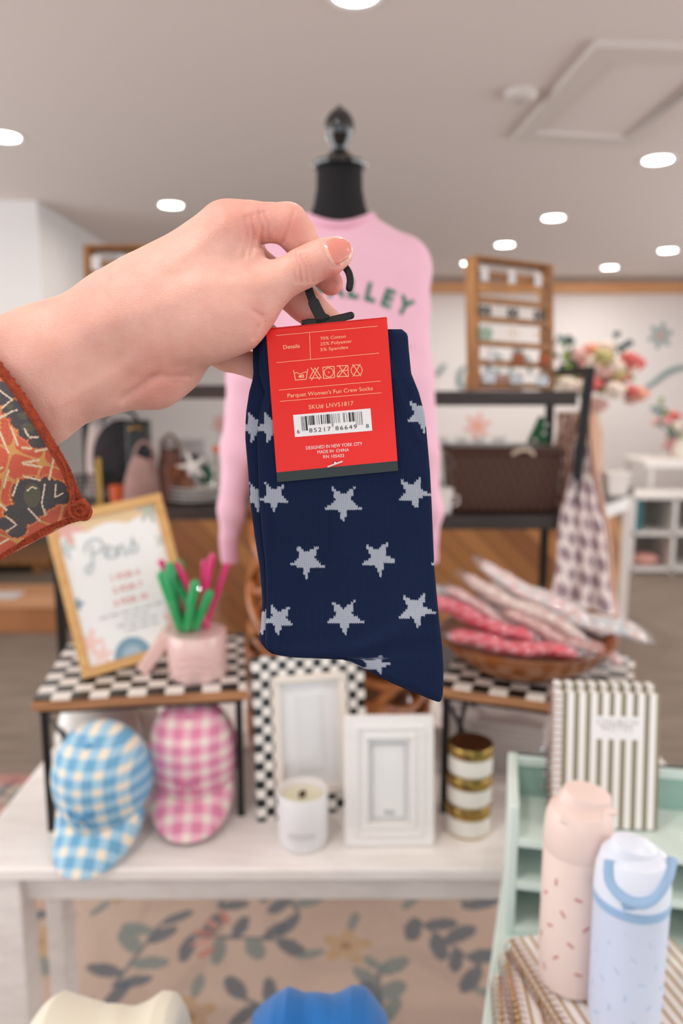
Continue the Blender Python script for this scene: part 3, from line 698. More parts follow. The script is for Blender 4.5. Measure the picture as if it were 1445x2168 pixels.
def cu(cx, cy):   # crop pixel -> card coordinates
    x, y = 540 + cx * .2353, 640 + cy * .2353; dx, dy = x - TL[0], y - TL[1]
    det = ex[0] * ey[1] - ex[1] * ey[0]; return ((dx * ey[1] - dy * ey[0]) / det, (dy * ex[0] - dx * ex[1]) / det)
ZT = ZC - .5
def stroke(mb, pts, w, closed=False, z=ZT):
    n = len(pts); m = n if closed else n - 1
    for i in range(m):
        (x0, y0), (x1, y1) = pts[i], pts[(i + 1) % n]; d = math.hypot(x1 - x0, y1 - y0) or 1; ux, uy = (x1 - x0) / d, (y1 - y0) / d; e = w * .35
        q = [(x0 - ux * e - uy * w / 2, y0 - uy * e + ux * w / 2), (x1 + ux * e - uy * w / 2, y1 + uy * e + ux * w / 2), (x1 + ux * e + uy * w / 2, y1 + uy * e - ux * w / 2), (x0 - ux * e + uy * w / 2, y0 - uy * e - ux * w / 2)]
        mb.add([Vector(W(*K(a, b_, z))) - SO for a, b_ in q], [(0, 1, 2, 3)])
def ctext(mb, body, c0, c1, cap_crop, space=1.0, bold=0.0, z=ZT):
    # baseline from crop point c0 to c1 (text stretched to fit), cap height in crop px
    u0, v0 = cu(*c0); u1, v1 = cu(*c1); vs, fs = text_mesh(body, 1.0, space=space, bold=bold)
    xs = [v[0] for v in vs]; w = max(xs) - min(xs); mn = min(xs); Lh = math.hypot(u1 - u0, v1 - v0); sx = Lh / w; sy = cap_crop * .2353 / .70
    ux, uy = (u1 - u0) / Lh, (v1 - v0) / Lh
    out = []
    for x, y, _ in vs:
        a = (x - mn) * sx; b_ = y * sy; out.append(Vector(W(*K(u0 + ux * a + uy * b_, v0 + uy * a - ux * b_, z))) - SO)
    mb.add(out, fs)
pt = MB(); LW = .95
for a, b_ in (((188, 299), (1100, 214)), ((192, 543), (1112, 457)), ((214, 790), (1128, 708)), ((222, 892), (1136, 814)), ((487, 273), (497, 512))):
    stroke(pt, [cu(*a), cu(*b_)], LW)
ctext(pt, 'Details', (253, 421), (400, 408), 34, bold=.008)
ctext(pt, '70% Cotton', (586, 340), (815, 318), 28); ctext(pt, '25% Polyester', (586, 389), (870, 362), 28); ctext(pt, '5% Spandex', (587, 440), (838, 416), 28)
ctext(pt, "Parquet Women's Fun Crew Socks", (292, 858), (1057, 790), 36)
ctext(pt, 'SKU# LNVS1817', (482, 962), (883, 926), 38, space=1.08)
pt.build('card_print', m_ink, card, smooth=0)['label'] = 'peach coloured lines and lettering'
# care symbols
sy = MB(); SWD = 1.55
def cs(pts, w=SWD, closed=False): stroke(sy, [cu(*p) for p in pts], w, closed)
cs([(345, 612), (362, 700), (458, 692), (472, 600)]); cs([(350, 640), (372, 632), (390, 640), (410, 646), (430, 634), (450, 626), (466, 630)], 1.3)
ctext(sy, '40', (387, 682), (440, 677), 28, bold=.03)
cs([(537, 590), (488, 683), (594, 680)], closed=True); cs([(500, 588), (578, 694)]); cs([(568, 584), (506, 700)])
cs([(608, 585), (708, 576), (714, 676), (614, 686)], closed=True)
def circ(cx, cy, r, w=SWD, n=20): cs([(cx + r * math.cos(2 * PI * k / n), cy + r * math.sin(2 * PI * k / n)) for k in range(n)], w, True)
circ(661, 631, 41); circ(661, 631, 3.5, 1.6, 8)
cs([(733, 574), (832, 568), (838, 666), (736, 670), (742, 640), (762, 618), (834, 610)]); cs([(750, 570), (830, 672)]); cs([(824, 570), (745, 676)])
circ(912, 612, 50); cs([(876, 560), (950, 662)]); cs([(944, 556), (880, 666)])
sy.build('care_symbols', m_ink, card, smooth=0)['label'] = 'peach laundry care symbols'
wt = MB()
ctext(wt, 'DESIGNED IN NEW YORK CITY', (456, 1326), (963, 1286), 30); ctext(wt, 'MADE IN  CHINA', (560, 1362), (843, 1340), 28); ctext(wt, 'RN 105433', (612, 1404), (798, 1392), 28)
wt.build('origin_print', m_inkw, card, smooth=0)['label'] = 'white capital lettering'
lb = MB(); lp_ = [cu(340, 1014), cu(1036, 955), cu(1052, 1155), cu(358, 1213)]
card_poly(lb, lp_, ZC - .6, ZC - .1); lab = lb.build('barcode_label', m_lab, card, smooth=0); lab['label'] = 'white barcode sticker'
bc = MB()
def q2(s, t):   # s 0..1 across the label, t 0..1 down
    a = [lp_[0][i] + (lp_[1][i] - lp_[0][i]) * s for i in (0, 1)]; c = [lp_[3][i] + (lp_[2][i] - lp_[3][i]) * s for i in (0, 1)]
    return [a[i] + (c[i] - a[i]) * t for i in (0, 1)]
rb = random.Random(5)
segs = [(.095, .19, .75, 'long'), (.195, .47, .52, 'x'), (.478, .505, .68, 'c'), (.515, .80, .52, 'x'), (.81, .925, .70, 'r')]
bars = [(.098, .004, .75), (.110, .004, .75), (.123, .004, .75), (.136, .004, .75), (.150, .018, .75),
        (.186, .006, .52), (.205, .010, .52), (.225, .010, .52), (.243, .016, .52), (.268, .004, .52), (.298, .004, .52), (.322, .006, .52), (.352, .012, .52), (.385, .006, .52), (.408, .006, .52), (.428, .016, .52), (.452, .010, .52), (.470, .004, .52),
        (.487, .004, .68), (.500, .004, .68), (.520, .004, .52), (.545, .004, .52), (.572, .004, .52), (.590, .004, .52), (.640, .004, .52), (.652, .006, .52), (.684, .004, .52), (.712, .018, .52), (.742, .004, .52), (.757, .014, .52), (.778, .006, .52),
        (.800, .004, .70), (.822, .004, .70), (.846, .004, .70), (.868, .004, .70), (.880, .004, .70)]
for s_, w_, t_ in bars:
    t0 = .10; q = [q2(s_, t0), q2(s_ + w_ * 1.25, t0), q2(s_ + w_ * 1.25, t_), q2(s_, t_)]
    bc.add([Vector(W(*K(a, b_, ZC - 1.2))) - SO for a, b_ in q], [(0, 1, 2, 3)])
ctext(bc, '6', (376, 1181), (400, 1179), 34, z=ZC - 1.2); ctext(bc, '85217', (486, 1172), (680, 1156), 38, space=1.25, z=ZC - 1.2)
ctext(bc, '86649', (722, 1152), (914, 1136), 38, space=1.25, z=ZC - 1.2); ctext(bc, '8', (996, 1130), (1022, 1128), 34, z=ZC - 1.2)
bc.build('barcode', m_blk, lab, smooth=0) if False else bc.build('barcode', m_blk, card, smooth=0)
# plastic tag pin through the card
m_pin = M('clear_plastic', '#f3d9d6', .25, coat=.6)
tp = MB(); a = cu(650, 1482); b_ = cu(785, 1432)
tp.tube([Vector(W(*K(*a, ZC - 5))) - SO, Vector(W(*K(*b_, ZC - 5))) - SO], .00045, 8)
c_ = cu(719, 1447); tp.ball(Vector(W(*K(*c_, ZC - 4))) - SO, .0008, 10, 8); tp.build('tag_pin', m_pin, socks)
MB().lathe([(.0011, -.0002), (.0011, .0002)], 14, Matrix.Translation(Vector(W(*K(c_[0] - .5, c_[1], ZC - 1.5))) - SO) @ R3(90, 0, 0)).build('pin_hole', m_blk, socks)
# hanger hook: flat black plastic
m_hook = M('black_plastic', '#0c0c0d', .55, bump=.15, bscale=900)
hk = MB()
def flatpath(pts, w, z0=8, z1=18, z=None):
    P_ = catmull([(x, y, 0) for x, y in pts], 6); n = len(P_); L_, R_ = [], []
    ww = w if hasattr(w, '__len__') else [w] * n
    for i in range(n):
        d = (P_[min(i + 1, n - 1)] - P_[max(i - 1, 0)]).normalized(); nx_, ny_ = -d.y, d.x; k = ww[min(int(i / max(n - 1, 1) * (len(ww) - 1) + .5), len(ww) - 1)]
        L_.append((P_[i].x + nx_ * k / 2, P_[i].y + ny_ * k / 2)); R_.append((P_[i].x - nx_ * k / 2, P_[i].y - ny_ * k / 2))
    vs = []
    for z in (z0, z1):
        for p in L_ + R_: vs.append(Vector(W(p[0], p[1], z)) - SO)
    N2 = 2 * n; fs = []
    for i in range(n - 1):
        fs += [(i, i + 1, n + i + 1, n + i), (N2 + i, N2 + n + i, N2 + n + i + 1, N2 + i + 1), (i, N2 + i, N2 + i + 1, i + 1), (n + i, n + i + 1, N2 + n + i + 1, N2 + n + i)]
    fs += [(0, n, N2 + n, N2), (n - 1, N2 + n - 1, N2 + 2 * n - 1, 2 * n - 1)]
    hk.add(vs, fs)
flatpath([(638, 682), (690, 680), (742, 668)], [10, 14, 17, 16]); flatpath([(636, 688), (660, 720), (700, 722)], [12, 30], 10, 18)
flatpath([(686, 684), (668, 650), (655, 618), (650, 590), (660, 565), (685, 550), (715, 553), (735, 572), (741, 592), (739, 610)], [34, 24, 18, 16, 15, 15, 15, 15, 15, 15])
for (x, y, r) in ((742, 668, 8), (739, 610, 7.5)):
    hk.ball(Vector(W(x, y, 13)) - SO, (r / PM, 5 / PM, r / PM), 14, 8)
hk.build('hanger_hook', m_hook, socks, bevel=.0006)
# ================================================================== FAR FURNITURE
m_white = M('distressed_white', '#e9e1da', .6, col2='#dccfc5', scale=14, stretch=(1, 6, 6), bump=.1, bscale=40)
def distressed(name, col, col2, under, scale=9.0, amt=.68):
    m, nt, b = new_mat(name); N = nt.nodes; L = nt.links
    tc = N.new('ShaderNodeTexCoord'); mp = N.new('ShaderNodeMapping'); mp.inputs['Scale'].default_value = (1, 5, 5); L.new(tc.outputs['Object'], mp.inputs[0])
    n = N.new('ShaderNodeTexNoise'); n.inputs['Scale'].default_value = scale; n.inputs['Detail'].default_value = 7; n.inputs['Roughness'].default_value = .65; L.new(mp.outputs[0], n.inputs[0])
    r = N.new('ShaderNodeValToRGB'); e = r.color_ramp.elements; e[0].position = .3; e[0].color = (*C(col2), 1); e[1].position = .55; e[1].color = (*C(col), 1)
    e2 = e.new(amt); e2.color = (*C(col), 1); e3 = e.new(min(amt + .05, .99)); e3.color = (*C(under), 1)
    L.new(n.outputs[0], r.inputs[0]); L.new(r.outputs[0], b.inputs['Base Color']); b.inputs['Roughness'].default_value = .55; return m
m_dist = distressed('chipped_white_paint', '#f7f2ee', '#ece4df', '#c08a66')
m_dist2 = distressed('chipped_grey_white_paint', '#efe9e5', '#dfd7d3', '#a9765a', 8, .7)
TH = .75
tf = PH(500, 1840, TH)       # front edge
X0, X1, Y0, Y1 = -.612, .66, tf.y, 1.86
t = thing('display_table', 'long whitewashed wooden table with chipped paint holding caps, frames and candles', 'table', ((X0 + X1) / 2, (Y0 + Y1) / 2, 0))
def loc_(mb, o): return mb
cx, cy = (X0 + X1) / 2, (Y0 + Y1) / 2
MB().box(X0 - cx, X1 - cx, Y0 - cy, Y1 - cy, TH - .022, TH).build('tabletop', m_dist, t, bevel=.004)
ap = MB(); ap.box(PY(46, 1950, Y0 + .01).x - cx, X1 - cx - .05, Y0 - cy + .03, Y0 - cy + .05, TH - .075, TH - .022).build('apron', m_dist2, t, bevel=.002)
for s in (-1, 1):
    MB().box(-s * (X0 - cx + .05) - .01, -s * (X0 - cx + .05) + .01, Y0 - cy + .05, Y1 - cy - .05, TH - .075, TH - .022).build('apron', m_dist2, t)
lx = PY(22, 1900, Y0 + .03).x
lr = PY(46, 1950, Y0 + .01).x
for x, w, y in ((lr - .035, .07, Y0 + .04), (lr + .0, .03, Y0 + .17), (X1 - .06, .07, Y0 + .04), (X1 - .06, .07, Y0 + .17)):
    if True:
        MB().box(x - cx - w / 2 , x - cx + w / 2, y - cy - .03, y - cy + .03, .0125, TH - .022).build('leg', m_dist2, t, bevel=.003)

# ------------------------------------------------ floral rug
def rug_col(u, v):
    x = u * 3.4; y = v * 2.3; n = len(u); g = np.random.RandomState(3)
    c = np.tile(np.array(C('#c0a898')), (n, 1))
    f = np.zeros(n)
    for k in range(14):
        a = g.rand() * 6.28; w = 3 + g.rand() * 16; f += np.sin(x * w * math.cos(a) + y * w * math.sin(a) + g.rand() * 6) / 14 * 2.2
    c = c + (np.array(C('#ab9080')) - c) * np.clip(f * .5 + .4, 0, 1)[:, None] * .6
    c[(np.abs(f) < .12)] *= .93
    navy_, teal, rose_, pink_, och, brown = [np.array(C(h)) for h in ('#525c64', '#717d79', '#b87165', '#c78d7e', '#b08e62', '#8a6a55')]
    def paint(m, col, a=.9): c[m] = c[m] * (1 - a) + col * a
    g = np.random.RandomState(8)
    for j in range(11):
        for i in range(15):
            px_ = (i + .5 + .12 * g.randn()) * .27 + (.13 if j % 2 else 0); py_ = (j + .5 + .12 * g.randn()) * .25; kind = (i + j * 2) % 3; a0 = g.rand() * 6.28
            near = (np.abs(x - px_) < .26) & (np.abs(y - py_) < .26); idx = np.where(near)[0]
            if len(idx) == 0: continue
            xx, yy = x[idx], y[idx]
            def pp(m, col, a=.9): ii = idx[m]; c[ii] = c[ii] * (1 - a) + col * a
            if kind in (0, 1):
                sx_, sy_ = px_ + .12 * math.cos(a0), py_ + .12 * math.sin(a0); ex_, ey_ = px_ - .12 * math.cos(a0), py_ - .12 * math.sin(a0)
                pp(seg_d(xx, yy, sx_, sy_, ex_, ey_) < .006, navy_, .8)
                for q in range(7):
                    tt = q / 6; lx_, ly_ = sx_ + (ex_ - sx_) * tt, sy_ + (ey_ - sy_) * tt; sd = 1 if q % 2 else -1; an = a0 + sd * (1.0 + .3 * g.randn()); L_ = .085 + .035 * g.rand()
                    pp(leaf_in(xx, yy, lx_ + math.cos(an) * L_ * .5, ly_ + math.sin(an) * L_ * .5, an, L_, .036 + .016 * g.rand()), navy_ if g.rand() < .65 else teal, .85)
                if kind == 1:
                    for q in range(5):
                        an = a0 + 2.1 + q * .45; pp(leaf_in(xx, yy, px_ + math.cos(an) * .09, py_ + math.sin(an) * .09, an, .06, .022), pink_ if q % 2 else rose_, .8)
            else:
                r = np.hypot(xx - px_, yy - py_); th_ = np.arctan2(yy - py_, xx - px_); pet = .055 + .016 * np.cos(th_ * 5 + a0)
                cc = rose_ if g.rand() < .55 else och
                pp(r < pet, cc, .8); pp((np.abs(r - .6 * pet) < .005), c.mean(0), .6); pp(r < .015, brown, .8)
                for q in range(3):
                    an = a0 + q * 2.1; pp(leaf_in(xx, yy, px_ + math.cos(an) * .1, py_ + math.sin(an) * .1, an, .08, .03), teal, .8)
    paint((v > .965) | (v < .035), np.array(C('#a5605a')), .7)
    return np.clip(c, 0, 1)
m_rug = attr_mat('rug_pile', .95, .6, 250, .1)
RY1 = PH(20, 1640, .01).y
def rug_pos(u, v): return np.stack([-1.35 + u * 3.4 - .0, RY1 - 2.3 + v * 2.3, np.full_like(u, .012) + .0006 * np.sin(u * 300) * np.sin(v * 240)], 1)
rug = grid_mesh('floral_rug', 640, 440, rug_pos, m_rug, None, rug_col, solid=.01); rug.modifiers['solid'].offset = -1
tag(rug, 'faded beige rug with navy leaves and rose flowers lying under the white table', 'rug')

# ------------------------------------------------ checkered risers on black metal legs
m_chk = checker_mat('painted_checks', '#16140f', '#efe9e2', .031, 'XY', .3, off=(.1, .15))
m_plank = M('riser_wood', '#b98258', .55, col2='#8e5f3d', scale=9, stretch=(1, 8, 8))
m_black = M('black_metal', '#121212', .4, spec=.4)
RH = .243
def riser(A, B, width, depth, label):
    A = Vector((A.x, A.y, 0)); B = Vector((B.x, B.y, 0)); d = (B - A).normalized(); yaw = math.atan2(d.y, d.x)
    t = thing('display_riser', label, 'display riser', (A.x, A.y, TH), yaw, 'checkered display risers')
    MB().box(0, width, 0, depth, RH - .004, RH).build('checkered_top', m_chk, t)
    MB().box(-.002, width + .002, -.002, depth + .002, RH - .021, RH - .004).build('wood_board', m_plank, t, bevel=.001)
    for y in (.008, depth - .018):
        MB().box(.006, width - .006, y, y + .01, RH - .03, RH - .021).build('rail', m_black, t)
    for x in (.008, width - .02):
        for y in (.006, depth - .018):
            MB().box(x, x + .012, y, y + .012, 0, RH - .021).build('leg', m_black, t, bevel=.001)
        b = MB(); b.bar((x + .006, .012, .01), (x + .006, depth - .012, RH - .03), .005, .008, (1, 0, 0)); b.bar((x + .006, .012, RH - .03), (x + .006, depth - .012, .01), .005, .008, (1, 0, 0))
        b.build('cross_brace', m_black, t)
    return t, yaw
A1, B1 = PH(70, 1481, TH + RH), PH(522, 1456, TH + RH)
riserL, yawL = riser(A1, B1, (B1 - A1).length, .285, 'riser with checkered top at left, holding the framed price sign and pen jar')
A2, B2 = PH(925, 1449, TH + RH), PH(1160, 1482, TH + RH)
wR = (Vector((PH(1338, 1506, TH + RH).x, PH(1338, 1506, TH + RH).y, 0)) - Vector((A2.x, A2.y, 0))).length
riserR, yawR = riser(A2, B2, wR, .27, 'riser with checkered top at right, holding the wooden bowl')
print('RISER', A1, B1, yawL, A2, B2, yawR, wR, 'table', Y0)

# ------------------------------------------------ folded paper and books stored under the right riser
m_pp = stripe_mat('page_edges', '#cfc6c4', '#b7adab', .004, .4, 'Z', .8)
for i, (px, py, w, d, h, lb) in enumerate([(985, 1700, .13, .15, .03, 'bottom grey booklet bundle under the right riser'), (1090, 1690, .2, .15, .105, 'tall stack of grey paper booklets under the right riser')]):
    p = PH(px, py, TH); p.y += .17
    b = MB(); n = max(2, int(h / .01))
    for k in range(n): b.box(-w / 2 + .002 * math.sin(k * 3), w / 2 + .002 * math.cos(k * 2.3), -d / 2, d / 2, k * h / n + .0005, (k + 1) * h / n - .0005)
    o = b.build('booklet_stack', m_pp, smooth=0); o.location = (p.x, p.y, TH + .0005); o.rotation_euler.z = yawR; tag(o, lb, 'booklets')
p = PH(1000, 1650, TH); p.y += .1
o = MB().prism([(-.03, 0), (.03, 0), (.0, .17), (-.055, .17)], -.004, .004, R3(90, 0, 0)).build('folded_card', M('pale_paper', '#ddd3d2', .7), smooth=0); o.location = (p.x, p.y, TH); o.rotation_euler = (-.15, 0, .2); tag(o, 'pale folded card leaning behind the candle tins', 'card')

# ------------------------------------------------ lower shop table in front (its rear edge only just below the view) and folded knitwear
t = thing('display_bench', 'low wooden bench below the camera carrying folded sweatshirts', 'bench', (-.05, .5, 0))
MB().box(-.62, .16, -.2, .27, .60, .63).build('bench_top', m_plank, t, bevel=.003)
for x in (-.57, .11):
    for y in (-.16, .22): MB().box(x - .025, x + .025, y - .025, y + .025, .0125, .60).build('leg', m_plank, t)
def garment(name, label, cat, mat, peaks, base_z, px0, px1, Yc, depth):
    # folded garment whose top outline follows the peaks [(px, py)...] at distance Yc
    xs = [PY(a, b_, Yc).x for a, b_ in peaks]; zs = [PY(a, b_, Yc).z for a, b_ in peaks]
    xa, xb = xs[0], xs[-1]; c0 = Vector(((xa + xb) / 2, Yc, base_z))
    def pos(u, v):
        x = xa + (xb - xa) * u; top = np.interp(x, xs, zs); ang = v * PI
        y = Yc - np.cos(ang) * depth * (1 + .08 * np.sin(x * 60)); s = np.sin(ang) ** .55
        z = base_z + (top - base_z) * s * np.clip(np.minimum(u, 1 - u) * 14, 0, 1) ** .5 + .004 * np.sin(x * 90 + v * 7) * s
        return np.stack([x - c0.x, y - c0.y, np.maximum(z, base_z) - c0.z], 1)
    o = grid_mesh(name, 90, 40, pos, mat); o.location = c0; tag(o, label, cat); return o
garment('folded_sweatshirt', 'cream folded sweatshirt peeking in at the bottom left', 'sweatshirt', M('cream_fleece', '#e3ddca', .9, bump=.3, bscale=300, sheen=.2), [(20, 2230), (78, 2160), (105, 2136), (135, 2142), (200, 2166), (262, 2162), (320, 2140), (350, 2150), (400, 2230)], .63, 0, 0, .68, .09)
garment('folded_sweatshirt', 'bright blue folded sweatshirt peeking in at the bottom centre', 'sweatshirt', M('blue_fleece', '#0a68b2', .85, bump=.3, bscale=300, sheen=.2), [(500, 2230), (545, 2168), (575, 2135), (605, 2121), (640, 2140), (700, 2134), (745, 2118), (775, 2132), (800, 2165), (850, 2230)], .63, 0, 0, .68, .09)
# ================================================================== THINGS ON THE WHITE TABLE
# ---- caps
def gingham(name, cream, mid, full, period, ax1, ax2):
    m, nt, b = new_mat(name); N = nt.nodes; L = nt.links
    uv = N.new('ShaderNodeAttribute'); uv.attribute_name = 'Col'; sx = N.new('ShaderNodeSeparateXYZ'); L.new(uv.outputs['Vector'], sx.inputs[0])
    o = []
    for i in (0, 1):
        d = N.new('ShaderNodeMath'); d.operation = 'MULTIPLY'; L.new(sx.outputs[i], d.inputs[0]); d.inputs[1].default_value = 1 / period
        f = N.new('ShaderNodeMath'); f.operation = 'FRACT'; L.new(d.outputs[0], f.inputs[0])
        g = N.new('ShaderNodeMath'); g.operation = 'LESS_THAN'; L.new(f.outputs[0], g.inputs[0]); g.inputs[1].default_value = .55; o.append(g)
    s = N.new('ShaderNodeMath'); s.operation = 'ADD'; L.new(o[0].outputs[0], s.inputs[0]); L.new(o[1].outputs[0], s.inputs[1])
    h = N.new('ShaderNodeMath'); h.operation = 'MULTIPLY'; L.new(s.outputs[0], h.inputs[0]); h.inputs[1].default_value = .5
    r = N.new('ShaderNodeValToRGB'); r.color_ramp.interpolation = 'CONSTANT'; e = r.color_ramp.elements
    e[0].position = 0; e[0].color = (*C(cream), 1); e[1].position = .4; e[1].color = (*C(mid), 1); q = e.new(.9); q.color = (*C(full), 1)
    L.new(h.outputs[0], r.inputs[0]); L.new(r.outputs[0], b.inputs['Base Color']); b.inputs['Roughness'].default_value = .9; b.inputs['Sheen Weight'].default_value = .15
    return m
def cap(loc, rot, mats, label, thread, scale=1.0):
    t = thing('baseball_cap', label, 'cap', loc, group='gingham baseball caps', rot=rot)
    R_, H_ = .083 * scale, .118 * scale
    def cpos(u, v):
        a = u * 2 * PI - PI / 2; ph = v * PI / 2; rr = np.cos(ph) ** .62; k = 1 - .010 * np.cos(6 * a) * np.sin(ph * 2) / 1
        f = 1 + .10 * np.clip(-np.sin(a), 0, 1) * (1 - v)           # a little longer towards the front
        return np.stack([R_ * rr * np.cos(a) * k, R_ * 1.08 * rr * np.sin(a) * k * f, H_ * np.sin(ph) ** .95 + .006 * np.clip(-np.sin(a), 0, 1) * np.sin(ph * 2)], 1)
    def ccol(u, v):
        p = cpos(u, v); a = u * 2 * PI; side = np.round((a) / (PI / 3)) * PI / 3
        return np.stack([2.008 + p[:, 0] * 1.05, 2 + p[:, 2] * 1.0 + (p[:, 1] + R_) * .75, v * 0], 1)
    grid_mesh('crown', 97, 34, cpos, mats[0], t, ccol, solid=.002)
    def bpos(u, v):
        a = -PI / 2 + (u - .5) * 2 * math.radians(66); base_r = np.stack([R_ * np.cos(a), R_ * 1.08 * 1.1 * np.sin(a)], 1)
        w = np.cos((u - .5) * PI) ** .45; ext = .068 * scale * v * w
        x = base_r[:, 0] * (1 - .02 * v); y = base_r[:, 1] - ext; x = x + .004 * np.sign(x) * v * w
        z = .004 + .004 * (1 - v) - .30 * (x ** 2) / .083 * (.35 + .65 * v) - .010 * v * v
        return np.stack([x, y, z], 1)
    def bcol(u, v): p = bpos(u, v); return np.stack([2.008 + p[:, 0], 2.01 - p[:, 1], v * 0], 1)
    grid_mesh('brim', 60, 24, bpos, mats[0], t, bcol, solid=.003)
    MB().ball((0, 0, H_ + .002), (.007, .007, .004), 12, 6).build('button', mats[1], t)
    # embroidered bow on the front panel
    b = MB(); c0 = Vector((0, -R_ * 1.2, .052 * scale))
    def on(x, z):
        ph = math.asin(min(.99, z / H_)); rr = math.cos(ph) ** .62; y = -math.sqrt(max(0, (R_ * 1.08 * 1.10 * rr) ** 2 - (x * 1.2) ** 2)); return (x, y - .0025, z)
    for s in (-1, 1):
        b.tube([on(s * x, .056 * scale + z) for x, z in ((0, 0), (.010, .009), (.019, .010), (.018, -.004), (.009, -.003), (0, 0))], .0018, 6)
        b.tube([on(s * x, .056 * scale + z) for x, z in ((0, 0), (.006, -.010), (.010, -.022))], .0016, 6)
    b.ball(on(0, .056 * scale), .0028, 8, 6); b.build('bow_embroidery', mats[1], t)
    # seams and sweatband edge
    b = MB()
    for k in range(6):
        a = PI / 6 + k * PI / 3
        pts = []
        for j in range(12):
            ph = j / 12 * PI / 2; rr = math.cos(ph) ** .62; f = 1 + .10 * max(0, -math.sin(a)) * (1 - j / 12)
            pts.append((R_ * rr * math.cos(a) * 1.004, R_ * 1.08 * rr * math.sin(a) * f * 1.004, H_ * math.sin(ph) ** .95))
        b.tube(pts, .0009, 5)
    b.build('seams', mats[1], t)
    ks = {k.name.split('.')[0]: k for k in kids(t)}; under(ks['crown'], ks['button'], ks['bow_embroidery'], ks['seams'])
    return t
m_gb = gingham('blue_gingham', '#f0e3cf', '#a5cbe0', '#6fa9cd', .031, 0, 1); m_bt = M('blue_thread', '#5d9fca', .6)
m_gp = gingham('pink_gingham', '#f3e3d8', '#efb3c6', '#e08aab', .031, 0, 1); m_pt = M('pink_thread', '#d97fa6', .6)
c1 = PH(212, 1800, TH); c2 = PH(400, 1740, TH)
cap((c1.x, Y0 + .105, TH + .092), (math.radians(34), 0, math.radians(-7)), (m_gb, m_bt), 'blue and cream gingham cap with blue bow stitching, hanging over the table edge', m_bt, .96)
cap((PH(402, 1740, TH).x, Y0 + .19, TH + .094), (math.radians(29), 0, math.radians(4)), (m_gp, m_pt), 'pink and cream gingham cap standing beside the blue gingham cap', m_pt, .96)
# small display stands carrying the caps from inside
m_st = M('stand_white', '#e9e4df', .4)
for (x, y, h, lb) in ((c1.x, Y0 + .135, .085, 'white round stand inside the blue cap'), (PH(402, 1740, TH).x, Y0 + .21, .095, 'white round stand inside the pink cap')):
    t = thing('cap_stand', lb, 'stand', (x, y, TH))
    MB().lathe([(.001, 0), (.05, 0), (.05, .006), (.012, .012), (.01, h - .02), (.001, h - .02)], 24).build('base', m_st, t)
    MB().ball((0, 0, h), (.038, .038, .03), 20, 12).build('dome', m_st, t)
# white rounded jars with a gold band behind the caps
m_gold = M('brushed_gold', '#b08a45', .28, .9); m_cer = M('white_ceramic', '#ece7e2', .25)
def round_jar(px, py, r, lb, band):
    p = PH(px, py, TH); p.y = max(p.y, Y0 + .3); t = thing('ceramic_jar', lb, 'jar', (p.x, p.y, TH))
    MB().lathe([(.001, 0), (r * .6, 0), (r * .95, r * .5), (r, r * 1.1), (r * .8, r * 1.75), (r * .45, r * 2.05), (.001, r * 2.1)], 28).build('body', m_cer, t)
    if band: MB().box(-.004, .004, -r * 1.02, -r * .9, r * .4, r * 1.9).build('gold_band', m_gold, t, bevel=.001)
round_jar(215, 1640, .083, 'large rounded white jar behind the blue cap under the left riser', False)
round_jar(285, 1600, .060, 'small white jar with gold band between the two caps', True)

# ---- checkered photo frame, cream inner frame, glass
def frame_thing(name, lb, base, yaw, lean, W_, H_, parts):
    t = thing(name, lb, 'photo frame', base, rot=(-lean, 0, yaw)); return t
m_fchk = checker_mat('frame_checks', '#171a19', '#f2ede6', .0158, 'XZ', .3, off=(.0, .5)); m_cream = M('cream_resin', '#ede4d8', .35); m_mat = M('mat_board', '#f2f2f2', .6); m_fw = M('white_frame_paint', '#efebe8', .4, bump=.12, bscale=120)
m_glass = glass_mat('pane_glass', (1, 1, 1), .03, .0)
def hollow(W_, H_, w, y0, y1, x0=0.0, z0=0.0):
    b = MB(); b.box(x0, x0 + W_, y0, y1, z0, z0 + w); b.box(x0, x0 + W_, y0, y1, z0 + H_ - w, z0 + H_); b.box(x0, x0 + w, y0, y1, z0 + w, z0 + H_ - w); b.box(x0 + W_ - w, x0 + W_, y0, y1, z0 + w, z0 + H_ - w); return b
fb = PH(546, 1742, TH); fyaw = math.radians(13)
t = thing('photo_frame', 'tall black and white checkered photo frame with cream inner rim', 'photo frame', (fb.x, fb.y, TH + .001), rot=(math.radians(-13), 0, fyaw))
FW, FH = .205, .285
hollow(FW, FH, .038, 0, .018).build('checkered_border', m_fchk, t, bevel=.001)
hollow(FW - .07, FH - .07, .014, -.006, .016, .035, .035).build('inner_rim', m_cream, t, bevel=.003)
MB().box(.04, FW - .04, .012, .016, .04, FH - .04).build('backing', m_mat, t)
MB().box(.078, FW - .078, .009, .012, .075, FH - .075).build('mat_line', M('mat_grey', '#e9eaea', .6), t)
MB().box(.045, FW - .045, .003, .005, .045, FH - .045).build('glass', m_glass, t)
MB().box(FW * .4, FW * .6, 0, .004, -.2, 0, T3(0, .02, .205) @ R3(24, 0, 0)).build('easel_leg', m_black, t)
